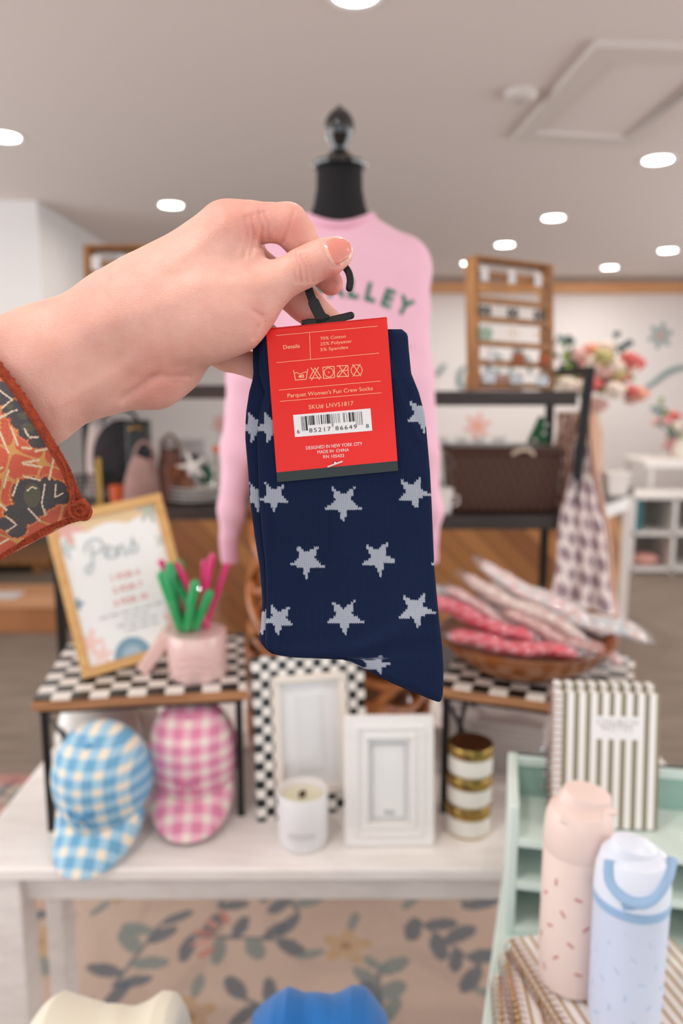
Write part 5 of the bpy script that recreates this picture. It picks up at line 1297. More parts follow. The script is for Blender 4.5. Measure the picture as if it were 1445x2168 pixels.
for i in range(3):
    xx = .03 + i * (rw - .06) / 2
    earring(t, xx, rh * .93, m_cardw, 'card', f'white carded earrings at the {n_[i]} of the top row', g)
    earring(t, xx, rh * .83, m_goldh, 'hoop', f'gold hoop earrings at the {n_[i]} of the second row', g)
    earring(t, xx, rh * .655, m_ear, 'd', f'dark dangling earrings at the {n_[i]} of the third row', g, 1.25)
    earring(t, xx, rh * .50, m_earg if i == 0 else m_goldh, 'd' if i == 0 else 'hoop', ['sage green flower earrings at the left of the fourth row', 'thin gold hoops at the middle of the fourth row', 'gold and brown hoops at the right of the fourth row'][i], g, 1.6)
    earring(t, xx + .02, rh * .32, m_rust if i > 0 else m_cardw, 'd' if i > 0 else 'card', f'rust leather earrings at the {n_[i]} of the fifth row' if i else 'pale carded earrings at the left of the fifth row', g, 1.5)
    earring(t, xx + .01, rh * .165, m_sil, 'd', f'silver beaded earrings at the {n_[i]} of the lowest row', g, 1.6)
o = MB().box(rkL.x + .02 - rkL.x, rw - .06, 0, .004, 0, .05).build('pink_card_display', M('blush_board', '#e0b3a8', .7)); o.location = (rkL.x, SYR + .19, zR[0] + .001); tag(o, 'low blush pink card standing behind the right earring rack', 'card')
lkL = PY(182, 820, SYL + .05)
t, rows = rack((lkL.x, SYL + .06, zL[0] + .001), .27, .42, .07, 0, 4, 'wooden ladder rack partly hidden behind the hand at left')
for i in range(3): earring(t, .04 + i * .085, .42 * .93, m_cardw, 'card', f'white carded earrings at the {n_[i]} of the left rack top', 'earring pairs on the left rack')

# ---- wicker basket
m_wick, nt, b_ = new_mat('dark_wicker'); N = nt.nodes; L = nt.links
tc = N.new('ShaderNodeTexCoord'); sxn = N.new('ShaderNodeSeparateXYZ'); L.new(tc.outputs['Object'], sxn.inputs[0])
def nmath(op, a, b=None, c=None):
    n = N.new('ShaderNodeMath'); n.operation = op
    for i, v in enumerate((a, b, c)):
        if v is None: continue
        if isinstance(v, (int, float)): n.inputs[i].default_value = v
        else: L.new(v, n.inputs[i])
    return n.outputs[0]
sa = nmath('SINE', nmath('MULTIPLY', sxn.outputs[0], 250)); sb_ = nmath('SINE', nmath('MULTIPLY', sxn.outputs[2], 120)); pr = nmath('MULTIPLY_ADD', nmath('MULTIPLY', sa, sb_), .5, .5)
r = N.new('ShaderNodeValToRGB'); r.color_ramp.elements[0].color = (*C('#1e0d07'), 1); r.color_ramp.elements[1].color = (*C('#5e331c'), 1); L.new(pr, r.inputs[0])
nz = N.new('ShaderNodeTexNoise'); nz.inputs['Scale'].default_value = 14; L.new(tc.outputs['Object'], nz.inputs[0]); mxn = N.new('ShaderNodeMix'); mxn.data_type = 'RGBA'; mxn.blend_type = 'MULTIPLY'; mxn.inputs[0].default_value = .6
L.new(r.outputs[0], mxn.inputs[6]); L.new(nz.outputs[1], mxn.inputs[7]); L.new(r.outputs[0], b_.inputs['Base Color'])
bp = N.new('ShaderNodeBump'); bp.inputs['Strength'].default_value = .9; bp.inputs['Distance'].default_value = .003; L.new(pr, bp.inputs['Height']); L.new(bp.outputs[0], b_.inputs['Normal']); b_.inputs['Roughness'].default_value = .45
bl, br = PY(953, 1088, SYR + .03), PY(1192, 1088, SYR + .03); bz = zR[1]; bw = br.x - bl.x; bh = PY(1000, 960, SYR + .03).z - bz
t = thing('wicker_basket', 'dark brown wicker hamper on the lower right shelf', 'basket', ((bl.x + br.x) / 2, SYR + .14, bz + .001))
hw = bw / 2
vs = [(-hw * .93, -.09, 0), (hw * .93, -.09, 0), (hw * .93, .11, 0), (-hw * .93, .11, 0), (-hw, -.10, bh), (hw, -.10, bh), (hw, .12, bh), (-hw, .12, bh)]
MB().add(vs, [(3, 2, 1, 0), (0, 1, 5, 4), (1, 2, 6, 5), (2, 3, 7, 6), (3, 0, 4, 7), (4, 5, 6, 7)]).build('basket_body', m_wick, t, bevel=.008)
b = MB(); b.tube([(-hw, -.102, bh), (hw, -.102, bh), (hw, .12, bh), (-hw, .12, bh)], .008, 8, True); b.build('rim', m_wick, t)
MB().box(-hw * .96, hw * .96, -.09, .11, bh + .004, bh + .016).build('lid', m_wick, t, bevel=.004)
b = MB(); b.tube(catmull([(.01, -.106, bh - .004), (.03, -.112, bh + .008), (.06, -.112, bh + .008), (.075, -.106, bh - .006)], 6), .006, 8); b.build('latch', M('bone_latch', '#cdbba8', .5), t)
# things behind and beside the basket
p = PY(1130, 955, SYR + .24)
t = thing('felt_tree', 'dark green felt tree with white buttons behind the wicker basket', 'ornament', (p.x, SYR + .24 + .05, bz + .001))
hh = PY(1140, 882, SYR + .24).z - bz
MB().prism([(-.055, 0), (.06, 0), (.06, hh * .55), (.045, hh * .97), (.025, hh), (-.01, hh * .72)], -.008, .008, R3(90, 0, 0)).build('tree_shape', M('green_felt', '#2c6e43', .9, sheen=.2), t, bevel=.003)
for x, z in ((.04, hh * .8), (.045, hh * .9), (.012, hh * .72)): MB().ball((x, -.01, z), (.007, .003, .007), 10, 6).build('button', m_cer, t)
p = PY(940, 1088, SYR + .02)
t = thing('white_cup', 'small white cup at the left of the wicker basket', 'cup', (p.x, SYR + .05, bz + .001)); MB().lathe([(.001, 0), (.024, 0), (.031, .076), (.028, .076), (.022, .006), (.001, .006)], 24).build('cup_body', m_cer, t)
MB().tube([(.03 + 0, 0, .055), (.045, 0, .05), (.046, 0, .03), (.028, 0, .02)], .004, 8).build('cup_handle', m_cer, t)
m_cglass = glass_mat('tumbler_glass', (.97, .98, .98), .03, .16)
for i, (px, w_) in enumerate(((932, .028), (975, .026), (1012, .026), (1055, .028))):
    p = PY(px, 960, SYR + .31); t = thing('glass_tumbler', ['clear glass tumbler at the far left behind the basket', 'clear glass tumbler second from left behind the basket', 'clear glass tumbler second from right behind the basket', 'clear glass tumbler nearest the green felt tree'][i], 'glass', (p.x, SYR + .305, bz + .001), group='clear tumblers behind the basket')
    gl = MB(); gl.lathe([(.001, .002), (w_ * .9, .002), (w_, .21), (w_ * 1.02, .213), (w_ * .95, .21), (w_ * .85, .01), (.001, .01)], 24); gl.build('glass_body', m_cglass, t)

# ---- hanging printed fabric at the end of the right shelving and garments behind it
def drape(name, label, cat, poly_top, poly_bot, Y, mat, colf, folds=5, amp=.02, depth_shift=0.0):
    (xa, ya), (xb, yb) = poly_top; (xc, yc), (xd, yd) = poly_bot
    a, b_, c, d = PY(xa, ya, Y), PY(xb, yb, Y), PY(xc, yc, Y - depth_shift), PY(xd, yd, Y - depth_shift)
    o0 = (a + b_) / 2
    def pos(u, v):
        T_ = np.outer(1 - u, np.array(a)) + np.outer(u, np.array(b_)); B_ = np.outer(1 - u, np.array(c)) + np.outer(u, np.array(d))
        q = T_ * (1 - v)[:, None] + B_ * v[:, None]; q[:, 1] += amp * np.sin(u * folds * 2 * PI + v * 1.5) * (.3 + .7 * v); q[:, 0] += .006 * np.sin(v * 9 + u * 3)
        return q - np.array(o0)
    o = grid_mesh(name, 90, 130, pos, mat, None, colf, solid=.002); o.location = o0; tag(o, label, cat); return o
def med_col(u, v):
    n = len(u); c = np.tile(np.array(C('#e9dcd8')), (n, 1)); x = u * 4.2; y = v * 9
    xi = np.floor(x + .5 * (np.floor(y) % 2)); fx = x + .5 * (np.floor(y) % 2) - xi - .5; fy = y - np.floor(y) - .5; r = np.hypot(fx, fy); th_ = np.arctan2(fy, fx)
    k = .36 + .07 * np.cos(6 * th_); c[r < k] = C('#8d7688'); c[(r < k * .75)] = C('#c8a7ab'); c[r < k * .5] = C('#55516a'); c[r < .08] = C('#d8b9a8'); return c
drape('printed_scarf', 'white scarf with plum medallion print hanging at the shelf end', 'scarf', ((1214, 935), (1242, 935)), ((1168, 1262), (1308, 1306)), SYR + .03, attr_mat('scarf_print', .85), med_col, 3, .02, .13)
def rose_col(u, v):
    n = len(u); c = np.tile(np.array(C('#b48d7c')), (n, 1)); s_ = np.sin(u * 31 + np.sin(v * 23) * 2) * np.sin(v * 41 + np.cos(u * 17) * 2)
    c[s_ > .35] = C('#d9bfae'); c[s_ < -.35] = C('#93584a'); c[s_ < -.75] = C('#6a6351'); return c
drape('printed_garment', 'brown and rose printed garment hanging between the shelf posts', 'garment', ((1178, 872), (1232, 872)), ((1165, 1075), (1205, 1095)), SYR + .2, attr_mat('garment_print', .85), rose_col, 3, .012)
drape('tan_garment', 'plain tan garment hanging behind the plum print scarf', 'garment', ((1226, 866), (1246, 866)), ((1240, 1250), (1318, 1316)), SYR + .12, M('tan_cloth', '#cfa695', .9), None, 2, .015)

# ---- left shelf goods
zl = zL[1]
def at(px, Y=SYL + .1): return PY(px, 1073, Y).x
m_fuz = M('charcoal_boucle', '#3f3a3d', .95, col2='#2a2729', scale=120, bump=1.0, bscale=300)
t = thing('round_bag', 'round charcoal boucle bag on the left shelf under the forearm', 'bag', (at(255), SYL + .16, zl + .001))
MB().lathe([(.001, -.03), (.07, -.03), (.098, -.018), (.102, 0), (.098, .018), (.07, .03), (.001, .03)], 36, T3(0, 0, .135) @ R3(90, 0, 0), sy=1.28).build('bag_body', m_fuz, t)
MB().tube([(.06 * math.cos(a), -.02, .24 + .06 * math.sin(a)) for a in np.linspace(.2, PI - .2, 16)], .006, 8).build('handle', m_black, t)
t = thing('black_bag', 'black leather bag with brass clasp beside the round charcoal bag', 'bag', (at(300), SYL + .10, zl + .001))
MB().box(-.035, .035, -.03, .03, .06, .265).build('bag_body', M('black_leather', '#121113', .4), t, bevel=.008)
MB().tube([(-.02, -.034, .235), (-.005, -.036, .245), (.02, -.034, .24)], .005, 8).build('clasp', m_gold, t)
MB().box(-.03, .03, -.02, .02, 0, .06).build('bag_base', M('black_leather2', '#161517', .5), t, bevel=.005)
m_mau = M('mauve_suede', '#a8857d', .9, col2='#8d6c66', scale=9, sheen=.2)
def slouch(name, lb, x, Y, w, h, mat, sk=0.0):
    t = thing(name, lb, 'bag', (x, Y, zl + .001))
    def pos(u, v):
        a = u * 2 * PI; k = 1 - .45 * v ** 1.5; bulge = 1 + .12 * np.sin(3 * a + 4 * v)
        return np.stack([w / 2 * np.cos(a) * k * bulge + sk * v, .045 * np.sin(a) * k * bulge, h * v * (1 + .04 * np.sin(2 * a))], 1)
    grid_mesh('bag_body', 60, 30, pos, mat, t, solid=.003)
    MB().tube([(w * .28 * math.cos(a) + sk, -.004, h * .93 + .06 * math.sin(a)) for a in np.linspace(0, PI, 14)], .005, 8).build('strap', mat, t); return t
slouch('mauve_bag', 'mauve suede slouchy bag right of the black bag', at(300), SYL + .05, .12, .15, m_mau, .03)
slouch('brown_bag', 'dusty brown fringed bag between the mauve bag and the white plates', at(362), SYL + .12, .10, .17, M('dusty_brown_suede', '#8b6257', .9, col2='#5b3d36', scale=14), 0)
slouch('pale_bag', 'pale pink soft bag at the far left behind the sleeve', at(205), SYL + .22, .15, .24, M('pale_suede', '#cfb8b2', .9), 0)
o = MB().lathe([(.001, 0), (.02, 0), (.024, .06), (.02, .065), (.001, .065)], 20).build('orange_jar', M('orange_glaze', '#c2501f', .4)); o.location = (at(262), SYL + .03, zl + .001); tag(o, 'small burnt orange jar below the round charcoal bag', 'jar')
t = thing('wire_basket', 'small black wire basket at the left end of the left shelf', 'basket', (at(205), SYL + .06, zl + .001)); b = MB()
for k in range(6): b.tube([(-.055, -.03, .01 + k * .016), (.055, -.03, .014 + k * .016), (.055, .03, .014 + k * .016), (-.055, .03, .01 + k * .016)], .0022, 5, True)
for k in range(9): b.tube([(-.055 + k * .0137, -.03, 0), (-.055 + k * .0137, -.03, .094)], .0018, 5)
b.build('wires', m_black, t)
t = thing('brass_stand', 'thin upright brass stand between wire basket and round bag', 'stand', (at(229), SYL + .02, zl + .001)); MB().box(-.008, .008, -.003, .003, 0, .15).build('upright', m_gold, t); MB().box(-.02, .02, -.02, .02, 0, .006).build('foot', m_gold, t)
# stack of white plates
pf = None; xp = at(415)
for i in range(4):
    lb = ['bottom white plate of the stack on the left shelf', 'second white plate from the bottom of the stack', 'third white plate from the bottom of the stack', 'top white plate of the stack, under the ornaments'][i]
    if pf is None:
        pf = thing('white_plate', lb, 'plate', (xp, SYL + .12, zl + .001), 0, 'white plates stacked on the left shelf')
        MB().lathe([(.001, 0), (.055, 0), (.085, .008), (.098, .012), (.098, .014), (.085, .011), (.055, .004), (.001, .004)], 40).build('plate_body', m_cer, pf)
    else: dup(pf, (xp + .002 * i, SYL + .12, zl + .001 + .0125 * i), 0, lb)
zt = zl + .058
def orn(name, lb, cat, px, Y, z, parts, shapes):
    t = thing(name, lb, cat, (at(px), Y, z))
    for pn, fn, mat in shapes:
        b = MB(); fn(b); b.build(pn, mat, t)
    return t
m_brn = M('brown_clay', '#6d4127', .6); m_dkg = M('dark_green_glaze', '#2f5b45', .4); m_amb = M('amber_wire', '#a8642a', .35, .5); m_or = M('orange_wax', '#f08c66', .5)
orn('starfish', 'white star shaped ornament leaning on the stacked plates', 'ornament', 412, SYL + .08, zt, 0, [('star', lambda b: [b.tube([(0, 0, .06), (.05 * math.cos(a), -.004, .06 + .05 * math.sin(a))], [.012, .003], 8) for a in (.6, 1.9, 3.1, 4.4, 5.6)], m_cer)])
orn('wire_ball', 'amber twisted wire ball left of the white star', 'ornament', 385, SYL + .10, zt, 0, [('wires', lambda b: [b.tube([(.034 * math.cos(a) * math.cos(k), .034 * math.cos(a) * math.sin(k), .036 + .034 * math.sin(a)) for a in np.linspace(0, 2 * PI, 20)[:-1]], .0022, 5, True) for k in np.linspace(0, PI, 8)[:-1]], m_amb)])
orn('green_vase', 'small dark green vase on the stacked plates', 'vase', 434, SYL + .13, zt, 0, [('vase_body', lambda b: b.lathe([(.001, 0), (.018, 0), (.026, .03), (.014, .056), (.017, .062), (.001, .062)], 24), m_dkg)])
orn('clay_house', 'small brown clay house between the amber ball and green vase', 'ornament', 408, SYL + .03, zt - .002, 0, [('walls', lambda b: b.box(-.018, .018, -.012, .012, 0, .022), m_brn), ('roof', lambda b: b.prism([(-.022, 0), (.022, 0), (0, .018)], -.014, .014, T3(0, 0, .022) @ R3(90, 0, 0)), m_brn)])
orn('taper_candle', 'thin candle stick with orange top at the right of the plates', 'candle', 455, SYL + .15, zt - .002, 0, [('stick', lambda b: b.lathe([(.001, 0), (.012, 0), (.012, .004), (.004, .01), (.004, .10), (.001, .10)], 16), M('olive_stick', '#9b8c68', .5)), ('orange_top', lambda b: b.ball((0, 0, .113), (.014, .014, .014), 16, 10), m_or)])
t = thing('wall_plaque', 'navy and white scalloped plaque behind the plates on the left shelf', 'plaque', (at(388, SYL + .3), SYL + .30, zl + .002)); 
MB().prism([(-.07, .10), (-.05, .125), (-.02, .12), (.0, .10), (.02, .13), (.055, .14), (.06, .10), (.03, .07), (.0, .045), (-.03, .06)], -.005, .005, R3(90, 0, 0)).build('navy_shape', M('navy_enamel', '#1c2a3b', .4), t, bevel=.002)
MB().prism([(-.08, 0), (.08, 0), (.08, .19), (-.08, .19)], -.003, .003, T3(0, .012, 0) @ R3(90, 0, 0)).build('white_back', m_cer, t)
for x, z in ((-.045, .05), (.04, .035), (.05, .085), (-.03, .15)): MB().lathe([(.02, -.004), (.027, -.004), (.027, .004), (.02, .004)], 24, T3(x, -.01, z) @ R3(90, 0, 0)).build('white_ring', m_cer, t)
for i, (px, dy) in enumerate(((352, .25), (440, .27))):
    t = thing('glass_cloche', ['clear glass dome behind the mauve and brown bags', 'clear glass dome behind the white star and green vase'][i], 'glass dome', (at(px, SYL + dy), SYL + dy, zl + .001), group='clear glass domes'); MB().lathe([(.045, 0), (.045, .09), (.038, .115), (.02, .13), (.001, .134)], 28).build('dome', m_cglass, t); MB().ball((0, 0, .142), .008, 12, 8).build('knob', m_cglass, t)

# ================================================================== COUNTER, FLOWERS, BACK ROOM
m_herr = stripe_mat('diagonal_planks', '#9c6334', '#7a4a24', .11, .5, 'X', .5, math.radians(45))
def planks(name):
    m, nt, b = new_mat(name); N = nt.nodes; L = nt.links; tc = N.new('ShaderNodeTexCoord'); sx = N.new('ShaderNodeSeparateXYZ'); L.new(tc.outputs['Object'], sx.inputs[0])
    d = N.new('ShaderNodeMath'); d.operation = 'ADD'; L.new(sx.outputs[0], d.inputs[0]); L.new(sx.outputs[2], d.inputs[1])
    mu = N.new('ShaderNodeMath'); mu.operation = 'MULTIPLY'; L.new(d.outputs[0], mu.inputs[0]); mu.inputs[1].default_value = 7.5
    fl_ = N.new('ShaderNodeMath'); fl_.operation = 'FLOOR'; L.new(mu.outputs[0], fl_.inputs[0]); wn_ = N.new('ShaderNodeTexWhiteNoise'); wn_.noise_dimensions = '1D'; L.new(fl_.outputs[0], wn_.inputs['W'])
    r = N.new('ShaderNodeValToRGB'); e = r.color_ramp.elements; e[0].color = (*C('#7c4a22'), 1); e[1].color = (*C('#b57b45'), 1); L.new(wn_.outputs[0], r.inputs[0])
    fr_ = N.new('ShaderNodeMath'); fr_.operation = 'FRACT'; L.new(mu.outputs[0], fr_.inputs[0]); gt = N.new('ShaderNodeMath'); gt.operation = 'GREATER_THAN'; L.new(fr_.outputs[0], gt.inputs[0]); gt.inputs[1].default_value = .06
    mx = N.new('ShaderNodeMix'); mx.data_type = 'RGBA'; L.new(gt.outputs[0], mx.inputs[0]); mx.inputs[6].default_value = (*C('#4a2a14'), 1); L.new(r.outputs[0], mx.inputs[7]); L.new(mx.outputs[2], b.inputs['Base Color']); b.inputs['Roughness'].default_value = .5; return m
m_pl = planks('herringbone_planks')
q1 = PH(1240, 1068, .9); q2_ = PH(1325, 1033, .9)
foot = [(-1.25, 4.15), (q1.x - .02, q1.y + .03), (q2_.x, q2_.y), (q2_.x - .1, q2_.y + .55), (-1.25, 4.95)]
c0 = Vector((0, 4.5, 0))
t = thing('checkout_counter', 'shop counter faced with diagonal honey planks, dark top and white trim', 'counter', c0)
fl = [(x - c0.x, y - c0.y) for x, y in foot]
MB().prism(fl, 0.02, .86).build('plank_body', m_pl, t, smooth=0)
cx_ = sum(p[0] for p in fl) / 5; cy_ = sum(p[1] for p in fl) / 5
MB().prism([((x - cx_) * 1.04 + cx_, (y - cy_) * 1.06 + cy_) for x, y in fl], .86, .90).build('dark_top', M('dark_counter_top', '#4a3a33', .4), t, smooth=0)
b = MB()
for i in range(3):
    (xa, ya), (xb, yb) = fl[i], fl[i + 1]; d = Vector((xb - xa, yb - ya, 0)).normalized(); nn = Vector((d.y, -d.x, 0)) * .012
    if i == 1: b.bar(Vector((xa, ya, .815)) + nn, Vector((xb, yb, .815)) + nn, .03, .085)
    b.bar(Vector((xa, ya, .05)) + nn, Vector((xb, yb, .05)) + nn, .03, .09)
for i in (0, 1, 2): b.box(fl[i][0] - .035, fl[i][0] + .035, fl[i][1] - .035, fl[i][1] + .035, 0.0, .86)
b.build('white_trim', m_trim, t, smooth=0)
# kraft vase with bouquet
def bouquet(name, lb, base, R_, H_, n, seed, flat=.72, sprigs=True):
    g = random.Random(seed); t = thing(name, lb, 'flowers', base, group='artificial flower bouquets')
    fm = [M('bloom_' + k, c, .8, col2=c2, scale=60) for k, c, c2 in (('cream', '#efe2d6', '#e0cdbb'), ('coral', '#d9706a', '#c85a58'), ('peach', '#f0b096', '#e59a80'), ('pink', '#efa9ad', '#e48f98'), ('olive', '#c7b985', '#a9a063'), ('rose', '#e3bdb5', '#d3a59c'))]
    for i in range(n):
        a = i * 2.4; rr_ = R_ * math.sqrt((i + .5) / n); x = rr_ * math.cos(a); y = rr_ * math.sin(a) * .6; z = H_ + R_ * .95 * math.sqrt(max(0, 1 - (rr_ / R_) ** 2)) - .26 * R_ * (i % 3 - .6)
        r = R_ * (.20 + .10 * g.random()); m = fm[[0, 1, 5, 0, 3, 4, 2, 0, 1, 5][i % 10]] ; b = MB()
        for q in range(9):
            aa = q * 2.4; s_ = r * .5 * math.sqrt(q / 9); b.ball((x + s_ * math.cos(aa) * 1.1, y + s_ * math.sin(aa) - r * .1, z + r * .3 * math.cos(q)), (r * .5, r * .5, r * .34), 10, 6)
        b.build('bloom', m, t)
    m_l = [M('eucalyptus', '#6f8c88', .6), M('leaf_green', '#7d9446', .6), M('dark_leaf', '#31484a', .6)]
    for i in range(12 if sprigs else 6):
        a = i * .9 + g.random(); b = MB(); ln = R_ * (.9 + .8 * g.random()); el = .7 + g.random() * .8; d = Vector((math.cos(a) * math.cos(el), math.sin(a) * math.cos(el) * .5, math.sin(el)))
        p0 = Vector((math.cos(a) * R_ * .4, 0, H_)); b.tube([p0, p0 + d * ln], .0025, 5)
        for q in range(7):
            s_ = p0 + d * ln * (q + 1) / 7; b.ball(s_ + Vector((g.uniform(-1, 1), g.uniform(-1, 1), g.uniform(-1, 1))) * .02, (R_ * .09, R_ * .03, R_ * .07), 8, 5)
        b.build('leaf_sprig', m_l[i % 3], t)
    return t
VY = 4.45
vb = PY(1238, 1030, VY); vt = PY(1238, 872, VY)
t = thing('kraft_vase', 'tall tan paper covered vase on the counter holding the big bouquet', 'vase', (PY(1238, 900, VY).x, VY, .901)); vh = vt.z - .9
MB().lathe([(.001, 0), (.085, 0), (.105, vh * .3), (.10, vh * .75), (.07, vh * .93), (.075, vh), (.065, vh), (.06, vh * .9), (.001, vh * .9)], 28).build('vase_body', M('kraft_paper', '#cda287', .75), t)
bt = bouquet('flower_bouquet', 'large bouquet of coral, cream and peach flowers above the shelving post', (PY(1262, 900, VY).x, VY, .9 + vh), .26, .08, 34, 4)
p = PY(1298, 1018, 4.45)
t = thing('white_planter', 'small white square planter on the counter right of the vase', 'pot', (p.x, 4.42, .901)); MB().add([(-.05, -.05, 0), (.05, -.05, 0), (.05, .05, 0), (-.05, .05, 0), (-.062, -.062, .12), (.062, -.062, .12), (.062, .062, .12), (-.062, .062, .12)], [(3, 2, 1, 0), (0, 1, 5, 4), (1, 2, 6, 5), (2, 3, 7, 6), (3, 0, 4, 7), (4, 5, 6, 7)]).build('pot_body', m_cer, t, bevel=.004); MB().box(-.066, .066, -.066, .066, .12, .135).build('pot_rim', m_cer, t, bevel=.003)
# white display table and cubby shelves near the back wall
CY = 6.2
a = PY(1340, 1042, CY); b2 = PY(1436, 1205, CY)
z0 = 0.0; W_ = 1.0
t = thing('cube_shelf', 'white open cube shelf standing past the counter at the right', 'shelf', (a.x + .5, CY + .2, 0)); b = MB()
zt_ = PY(1400, 1052, CY).z
for z in (.02, zt_ * .5, zt_ - .02): MB().box(-.5, .5, -.2, .2, z, z + .03).build('shelf_board', m_trim, t)
for x in (-.5, -.16, .17, .47): MB().box(x, x + .03, -.2, .2, .0, zt_).build('divider', m_trim, t)
MB().box(-.5, .5, .19, .2, 0, zt_).build('back_panel', M('grey_back', '#9c948e', .8), t)
o = MB().box(-.02, .05, -.15, .12, 0, .30).build('teal_binder', M('teal_cover', '#2b6d70', .5), bevel=.004); o.location = (a.x + .06, CY + .2, zt_ * .5 + .031); tag(o, 'teal binder standing in the white cube shelf', 'binder')
o = MB().ball((0, 0, .05), (.12, .1, .05), 18, 10).build('pink_cloth', M('pink_towel', '#e3a79c', .9, bump=.5, bscale=30)); o.location = (a.x + .18, CY + .15, .051); tag(o, 'crumpled pink cloth in the lower cell of the white cube shelf', 'cloth')
tt = PY(1400, 1000, 6.0)
tt.x = PY(1374, 1000, 6.45).x + .66
t = thing('white_table', 'white table with thin legs above the cube shelf at the right', 'table', (tt.x, 6.95, 0))
MB().box(-.62, .6, -.3, .3, tt.z - .03, tt.z + .03).build('tabletop', m_trim, t, bevel=.004)
for x in (-.55, .55):
    for y in (-.26, .26): MB().box(x - .015, x + .015, y - .015, y + .015, 0, tt.z - .03).build('leg', m_trim, t)
bouquet('flower_bouquet', 'small muted bouquet cut by the right edge of the picture', (PY(1442, 950, 6.9).x, 6.9, tt.z + .031 + .12), .26, .05, 12, 9, sprigs=False)
t = thing('ceramic_vase', 'low cream vase holding the small bouquet at the right edge', 'vase', (PY(1442, 950, 6.9).x, 6.9, tt.z + .031)); MB().lathe([(.001, 0), (.06, 0), (.08, .08), (.05, .15), (.055, .17), (.001, .17)], 24).build('vase_body', m_cream, t)

# cardboard box and low wooden platform at left
p = PH(55, 1340, 0)
t = thing('cardboard_box', 'brown cardboard box on the floor at the left edge', 'box', (p.x, p.y + .2, 0)); zb = PY(50, 1284, p.y).z
m_cb = M('cardboard', '#b57b50', .8, col2='#a56c44', scale=3); MB().box(-.6, .22, -.2, .32, 0.001, zb).build('box_body', m_cb, t, bevel=.004)
MB().box(-.61, .23, -.21, .05, zb, zb + .006, T3(0, 0, 0) @ R3(2, 0, 0)).build('front_flap', M('cardboard_light', '#cf9a72', .8), t); MB().box(-.61, .23, .06, .33, zb, zb + .006).build('rear_flap', M('cardboard_light2', '#c48f66', .8), t)
MB().box(-.5, -.12, -.05, .12, zb + .007, zb + .010).build('packing_label', m_cardw, t)
p = PH(60, 1186, .12)
t = thing('wood_platform', 'low light wooden platform on the floor behind the cardboard box', 'platform', (p.x, p.y + .3, 0)); MB().box(-1.2, .15, -.3, .3, .08, .13).build('deck', m_honey, t)
for x in (-1.1, .05): MB().box(x - .04, x + .04, -.25, .25, 0, .08).build('runner', m_honey, t)
# ================================================================== MINT TABLE, ORGANISER, NOTEBOOKS, BOTTLES
m_mint = M('mint_paint', '#dcebe4', .45, col2='#d4e5dc', scale=5); m_mint_shade = M('mint_recess_shade', '#9dbfb3', .6)  # second, darker mint puts the recess shade into the back panel colour
MH = .80
e0, e1 = PH(1065, 1840, MH), PH(1020, 2168, MH)
ey_ = (e0 - e1).normalized(); yawm = math.atan2(ey_.y, ey_.x) - PI / 2
org = e1 - ey_ * .25; org.z = 0
t = thing('mint_table', 'pale mint painted table at the right holding notebooks and bottles', 'table', org, yawm)
ML = (e0 - e1).length + .25 + .12
MB().box(0, .62, 0, ML, MH - .025, MH).build('tabletop', m_mint, t, bevel=.003)
MB().box(.02, .60, .02, ML - .02, MH - .045, MH - .025).build('apron', m_mint, t, bevel=.002)
for x in (.05, .57):
    for y in (.05, ML - .42): MB().box(x - .025, x + .025, y - .025, y + .025, .0125, MH - .045).build('leg', m_mint, t, bevel=.003)
# organiser
f0 = PH(1068, 1978, MH); RY = f0.y; RX0 = f0.x; RZT = PY(1083, 1597, RY + .11).z - MH
RWd = .36; RD = .12
t = thing('mint_organiser', 'mint wooden desk organiser with open tray and shaded cubbies', 'organiser', (RX0, RY, MH + .0005), math.radians(-11))
tw = .012
zt1 = PY(1085, 1775, RY).z - MH; zs1 = PY(1085, 1868, RY).z - MH
b = MB()
# sides: tall at the back, stepping down to the front
for x in (0, RWd - tw):
    MB().prism([(0, 0), (RD, 0), (RD, RZT), (RD * .86, RZT), (0.0, zt1 + .045), (0, 0)][:-1], 0, tw, T3(x, 0, 0) @ Matrix(((0, 0, 1, 0), (1, 0, 0, 0), (0, 1, 0, 0), (0, 0, 0, 1)))).build('side_panel', m_mint, t, bevel=.002)
MB().box(tw, RWd - tw, RD - .008, RD, 0, RZT).build('back_panel', m_mint_shade, t)
MB().box(tw, RWd - tw, RD - .012, RD, RZT - .014, RZT).build('top_rail', m_mint, t, bevel=.001)
for z, nm in ((zt1 - .011, 'tray_floor'), (zs1 - .009, 'cubby_shelf'), (0, 'base_board')):
    MB().box(tw, RWd - tw, 0, RD - .008, z, z + .011).build(nm, m_mint, t, bevel=.001)
for x in (RWd * .33, RWd * .66): MB().box(x, x + .008, .002, RD - .008, .011, zt1 - .011).build('divider', m_mint, t)
org_top = MH + zt1
